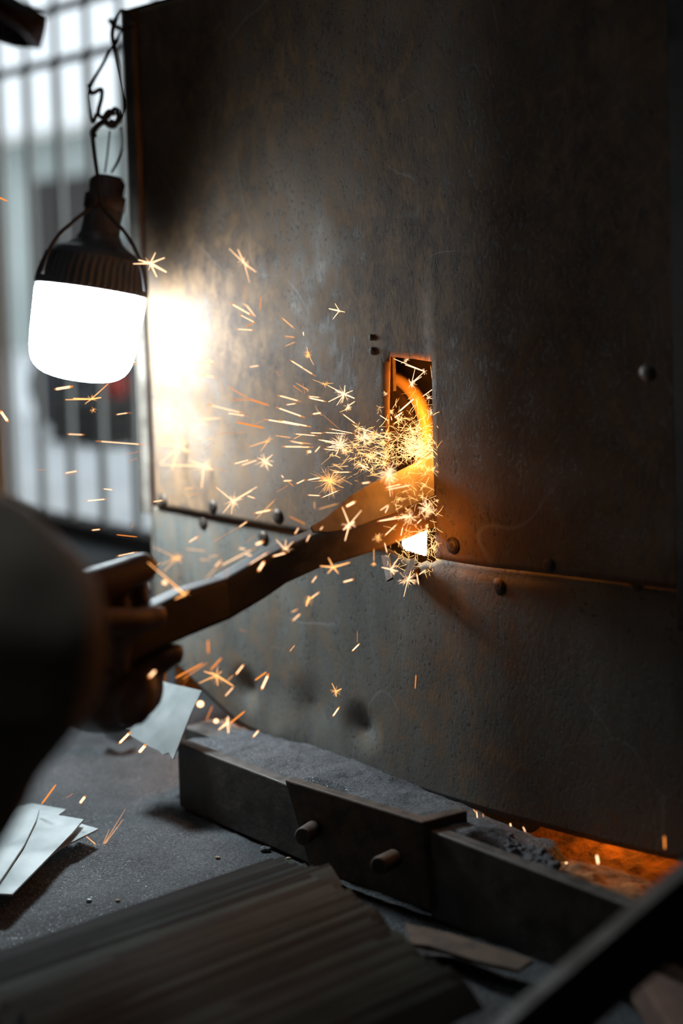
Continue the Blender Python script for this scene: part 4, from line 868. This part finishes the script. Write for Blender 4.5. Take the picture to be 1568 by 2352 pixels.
BURSTS = [
 (561, 605, 20, 14, 'sp_white', 1, 'orange starburst spark high on the panel right of the lamp housing', [(526, 571, 2.4), (546, 573, 3), (588, 625, 3), (573, 650, 2)]),
 (345, 605, 22, 8, 'sp_white', 1.6, 'thick orange starburst spark at the cabinet edge above the bulb', [(318, 597, 5), (382, 625, 8), (378, 592, 5), (360, 636, 5), (357, 580, 3.5), (306, 606, 4)]),
 (436, 965, 26, 24, 'sp_white', 1.4, 'white starburst spark in the glare beside the bulb, upper of two', [(505, 960, 3.5), (476, 975, 4), (406, 942, 4), (436, 998, 3), (400, 966, 4)]),
 (412, 1022, 34, 26, 'sp_white', 1.5, 'large white starburst spark in the glare beside the bulb, lower of two', [(379, 967, 4), (402, 975, 4), (452, 1007, 3), (370, 1021, 4), (368, 1065, 4), (441, 1044, 4), (395, 1078, 4)]),
 (468, 1070, 24, 22, 'sp_white', 1.5, 'thick white starburst spark below the glare near the cabinet left edge', [(434, 1057, 4), (481, 1074, 6), (520, 1092, 3), (463, 1121, 3.5), (368, 1068, 3)]),
 (535, 1151, 26, 30, 'sp_white', 1.0, 'forked starburst spark above the seam near the left rivets', [(496, 1119, 2.4), (590, 1118, 2.6), (578, 1127, 2.4), (512, 1178, 2), (531, 1181, 2)]),
 (608, 1060, 26, 36, 'sp_white', 1.0, 'bright starburst spark midway between the bulb and the slot', [(596, 1052, 3), (625, 1070, 4), (626, 1044, 2.4)]),
 (616, 1012, 14, 12, 'sp_yellow', .8, 'small starburst spark above the midway starburst', [(573, 1026, 2.2), (598, 1037, 2)]),
 (407, 1282, 22, 36, 'sp_yellow', .8, 'delicate starburst spark on the pale lower panel', [(352, 1256, 1.2), (370, 1296, 1.6), (375, 1313, 1.6)]),
 (425, 1365, 12, 8, 'sp_yellow', 1.2, 'blurred orange forked spark on top of the holder near the hand', [(398, 1350, 4), (433, 1356, 4), (402, 1376, 4), (340, 1292, 3.4)]),
 (655, 1262, 20, 10, 'sp_white', 1.0, 'forked spark standing on the upper edge of the holder', [(634, 1240, 2.4), (656, 1240, 2.4), (673, 1244, 2.2)]),
 (708, 815, 13, 30, 'sp_yellow', .9, 'small round starburst spark high left of the slot', [(704, 797, 2), (720, 838, 1.6)]),
 (790, 905, 26, 14, 'sp_white', 1.2, 'broad starburst spark left of the slot just above mid height', [(752, 885, 2.6), (814, 915, 5), (792, 885, 3), (810, 897, 2.4), (754, 923, 3.2), (786, 925, 2.6), (770, 897, 4), (773, 931, 2.2)]),
 (798, 933, 14, 20, 'sp_white', 1.2, 'fuzzy small starburst spark under the broad one left of the slot', [(815, 922, 3)]),
 (745, 882, 14, 16, 'sp_yellow', .7, 'thin wispy starburst spark at the head of the broad one', [(765, 880, 1.4), (718, 872, 1.2)]),
 (782, 1022, 34, 60, 'sp_white', 1.0, 'dense starburst spark left of the slot above the blade', [(731, 1010, 2.6), (750, 1027, 2.6)]),
 (835, 1005, 30, 60, 'sp_white', .9, 'dense spiky starburst spark at the left edge of the slot', []),
 (757, 1105, 42, 110, 'sp_yellow', .8, 'large round dandelion-like starburst spark above the blade tip', [(771, 1112, 5), (733, 1104, 2.6)]),
 (892, 1086, 32, 60, 'sp_white', 1.1, 'white starburst spark on the upper edge of the blade', [(896, 1141, 2), (905, 1060, 2)]),
 (802, 1205, 20, 14, 'sp_white', 1.3, 'star-shaped spark where blade and holder meet', [(786, 1165, 3.4), (788, 1217, 5), (814, 1198, 5), (792, 1242, 4), (830, 1172, 2.6)]),
 (868, 1233, 15, 34, 'sp_yellow', 1.0, 'small fuzzy starburst spark on the lower edge of the holder', []),
 (940, 1187, 24, 26, 'sp_white', 1.0, 'branching starburst spark on the holder close to the slot', [(866, 1198, 2.4), (905, 1187, 2)]),
 (980, 1168, 30, 50, 'sp_white', 1.0, 'spiky starburst spark on the holder at the slot mouth', []),
 (765, 1303, 14, 8, 'sp_yellow', 1.2, 'orange cross-shaped spark on the lower edge of the holder', [(735, 1300, 4), (803, 1292, 4.5), (752, 1317, 3.4), (777, 1317, 3.6), (754, 1281, 3.4)]),
 (708, 1378, 16, 16, 'sp_yellow', .8, 'thick starburst spark on the lower panel under the holder', [(703, 1392, 6), (710, 1370, 6), (734, 1359, 3)]),
 (858, 1295, 8, 22, 'sp_yellow', .8, 'tiny starburst spark hanging below the holder', []),
 (897, 1308, 18, 12, 'sp_white', 1.2, 'forked starburst spark just under the slot', [(876, 1303, 3.2), (914, 1312, 3.4), (905, 1320, 2.6), (914, 1283, 2.6)]),
 (936, 1332, 26, 34, 'sp_white', 1.0, 'spiky starburst spark below the slot on the lower panel', [(927, 1371, 1.8), (944, 1311, 3)]),
 (771, 1588, 15, 14, 'sp_yellow', .9, 'lone small starburst spark low on the lower panel', [(784, 1582, 3), (762, 1569, 2), (772, 1600, 2.4)]),
 (497, 1551, 24, 14, 'sp_yellow', 1.2, 'blurred branching spark below the holder near the finger', [(468, 1542, 3.4), (536, 1576, 4), (457, 1569, 2.6), (500, 1575, 3)]),
 (522, 1660, 18, 12, 'sp_white', 1.1, 'bundle of thick spark streaks just above the trough end', [(502, 1676, 5), (524, 1646, 5), (526, 1695, 4)]),
 (232, 1950, 10, 8, 'sp_yellow', .8, 'wispy branching spark over the dust beside the pale offcuts', [(190, 1914, 1.8), (236, 1948, 2.6), (211, 1966, 2.6), (142, 2007, 1.2), (282, 1883, 1), (288, 1858, .8), (251, 1905, 1), (212, 1964, 3)]),
 (209, 917, 14, 8, 'sp_yellow', 1.0, 'layered orange streak burst under the bulb', [(168, 915, 4.5), (232, 913, 5), (249, 881, 2.4), (150, 918, 3.4), (195, 928, 2)]),
 (214, 942, 12, 14, 'sp_yellow', .7, 'small wispy spark under the layered streak burst', []),
 (706, 895, 10, 6, 'sp_yellow', .7, 'small hooked spark beside the broad starburst', [(680, 880, 1.2)]),
 (567, 703, 4, 4, 'sp_white', 1.0, 'chevron of sparks on the panel right of the bulb top', [(558, 697, 2), (586, 727, 3)]),
 (779, 714, 4, 3, 'sp_white', 1.0, 'arrow-shaped spark high on the panel', [(755, 709, 5), (769, 697, 2.4), (764, 733, 2.4), (792, 717, 2.2)]),
]
for i, (x, y, r, n, mt, tk, lab, rays) in enumerate(BURSTS):
    mb = MB(); c = burst(mb, x, y, r, n, 100 + i, rnd.random(), thick=tk, rays=rays)
    spark_obj('spark_burst', mb, M[mt], c, lab, 'starburst sparks')
for i, (x, y, r, n, lab, rays) in enumerate(((945, 880, 14, 30, 'bright starburst spark in front of the disc ring inside the slot', [(975, 853, 3), (968, 865, 3), (953, 846, 2)]), (974, 853, 9, 12, 'small spark knot at the top right inside the slot', [(904, 824, 3), (930, 838, 3)]), (932, 828, 14, 16, 'spark cluster under the top edge of the slot', []), (985, 915, 16, 16, 'curling spark at the right edge of the slot', []), (990, 945, 16, 16, 'branching spark at the right edge of the slot below the curl', []), (884, 903, 9, 10, 'small hooked spark on the left edge of the slot', []))):
    mb = MB(); c = burst(mb, x, y, r, n, 300 + i, .5, rays=rays, in_slot=(x > 893)); spark_obj('spark_burst', mb, M['sp_white'], c, lab, 'starburst sparks')
# dense shower in and around the slot
mb = MB(); rn = random.Random(55)
def filament(x, y, L, a, w, wplane, n=5):
    p = onp(x, y, wplane) if wplane is not None else spt(x, y, rn.random() * .5); d = (p - CC).dot(CF); px = d / FPX; pts = [p]; cur = rn.gauss(0, .22); L *= 1.25
    for k in range(3):
        pts.append(pts[-1] + (CR * cos(a) - CU * sin(a)) * L / 3 * px + CF * rn.uniform(-.3, .3) * L / 3 * px); a += cur
    w *= .42; mb.tube(pts, [w * px * .5, w * px * .5, w * px * .4, w * px * .2], 4)
for _ in range(210):   # upper slot mouth
    x = min(1003, max(893, rn.gauss(950, 30))); y = rn.gauss(1010, 34)
    if y > 1062 - (x - 893) * .2: y = 1030
    filament(x, y, rn.uniform(8, 34), rn.uniform(0, 6.28), rn.choice((.8, 1.2, 1.8)), rn.uniform(-.02, .02))
for _ in range(90): filament(rn.gauss(965, 18), rn.gauss(1040, 12), rn.uniform(8, 26), rn.uniform(2.2, 4.2), rn.choice((1.2, 2.0, 2.6)), rn.uniform(.0, .02))
for _ in range(120):   # spray to the left, above the blade
    x = 890 - abs(rn.gauss(0, 62)); y = 1035 + rn.gauss(0, 34) + (890 - x) * .12
    if y > 1110 and x > 800: y -= 60
    filament(x, y, rn.uniform(6, 30), rn.uniform(-.5, .6) + (pi if rn.random() < .5 else 0) + rn.gauss(0, .5), rn.choice((.7, 1.0, 1.6)), None)
for _ in range(130):   # on the blade and holder by the slot
    x = rn.uniform(900, 1006); y = rn.uniform(1050, 1270)
    filament(x, y, rn.uniform(5, 24), rn.uniform(0, 6.28), rn.choice((.6, .9, 1.3)), None)
for _ in range(110):   # right edge of the slot and below
    filament(rn.uniform(978, 1005), rn.uniform(1130, 1290), rn.uniform(5, 22), rn.uniform(0, 6.28), rn.choice((.8, 1.2)), rn.uniform(-.02, .01))
for _ in range(40): filament(rn.uniform(880, 1000), rn.uniform(1265, 1320), rn.uniform(5, 18), rn.uniform(.3, 2.8), rn.choice((.7, 1.1)), .012)
for i in range(26):
    x = 888 - abs(rn.gauss(0, 60)); y = 1035 + rn.gauss(0, 32) + (890 - x) * .12
    if y > 1105 and x > 800: y -= 60
    burst(mb, x, y, rn.uniform(8, 24), rn.randint(6, 20), 500 + i, rn.random(), thick=.8)
for i in range(24): burst(mb, min(1000, max(898, rn.gauss(955, 28))), rn.gauss(1008, 26), rn.uniform(8, 24), rn.randint(6, 18), 600 + i, thick=.8, in_slot=True)
for i in range(20): burst(mb, rn.uniform(905, 1004), rn.uniform(1060, 1265), rn.uniform(6, 18), rn.randint(5, 14), 700 + i, rn.random(), thick=.8)
o = mb.build('spark_shower', M['sp_fine'], None, True); recentre(o, P(.44, .02, .33)); tag(o, 'dense shower of fine glowing sparks spraying out of the feed slot', 'sparks', kind='stuff')
# white-hot stream behind the holder
mb = MB()
for i in range(64):
    t = (i + .5) / 64; x = 926 + 52 * t + rn.uniform(-2, 2); yt = 1248 - 42 * min(1, t * 1.6) + rn.uniform(-16, 12); yb2 = 1258 + 16 * t + rn.uniform(-4, 4)
    p, q = onp(x, yt, -.004 - .01 * rn.random()), onp(x, yb2, -.004 - .01 * rn.random()); mb.tube([p, (p + q) / 2, q], [.0004, .0011, .0007], 5)
o = mb.build('spark_stream', M['sp_core'], None, True); recentre(o, onp(955, 1245, -.006)); tag(o, 'white-hot stream of sparks under the blade in the slot', 'sparks', kind='stuff')
# light given off by the sparks
def glow(name, p, e, r=.012, col=(1.0, .29, .025)):
    l = bpy.data.lights.new(name, 'POINT'); l.energy = e; l.color = col; l.shadow_soft_size = r; o = bpy.data.objects.new(name, l); COL.objects.link(o); o.location = p
glow('spark_light_upper', P(.447, -.011, .408), 1.2, .008)
glow('spark_light_lower', P(.468, .040, .305), .07, .012)
glow('spark_light_inside', P(.445, -.025, .345), .22, .01)
glow('spark_light_base', P(.60, -.075, .060), .11, .008)
glow('spark_light_base_right', P(.70, -.085, .060), .11, .008)
glow('spark_light_corner', P(.10, -.04, .10), .6)
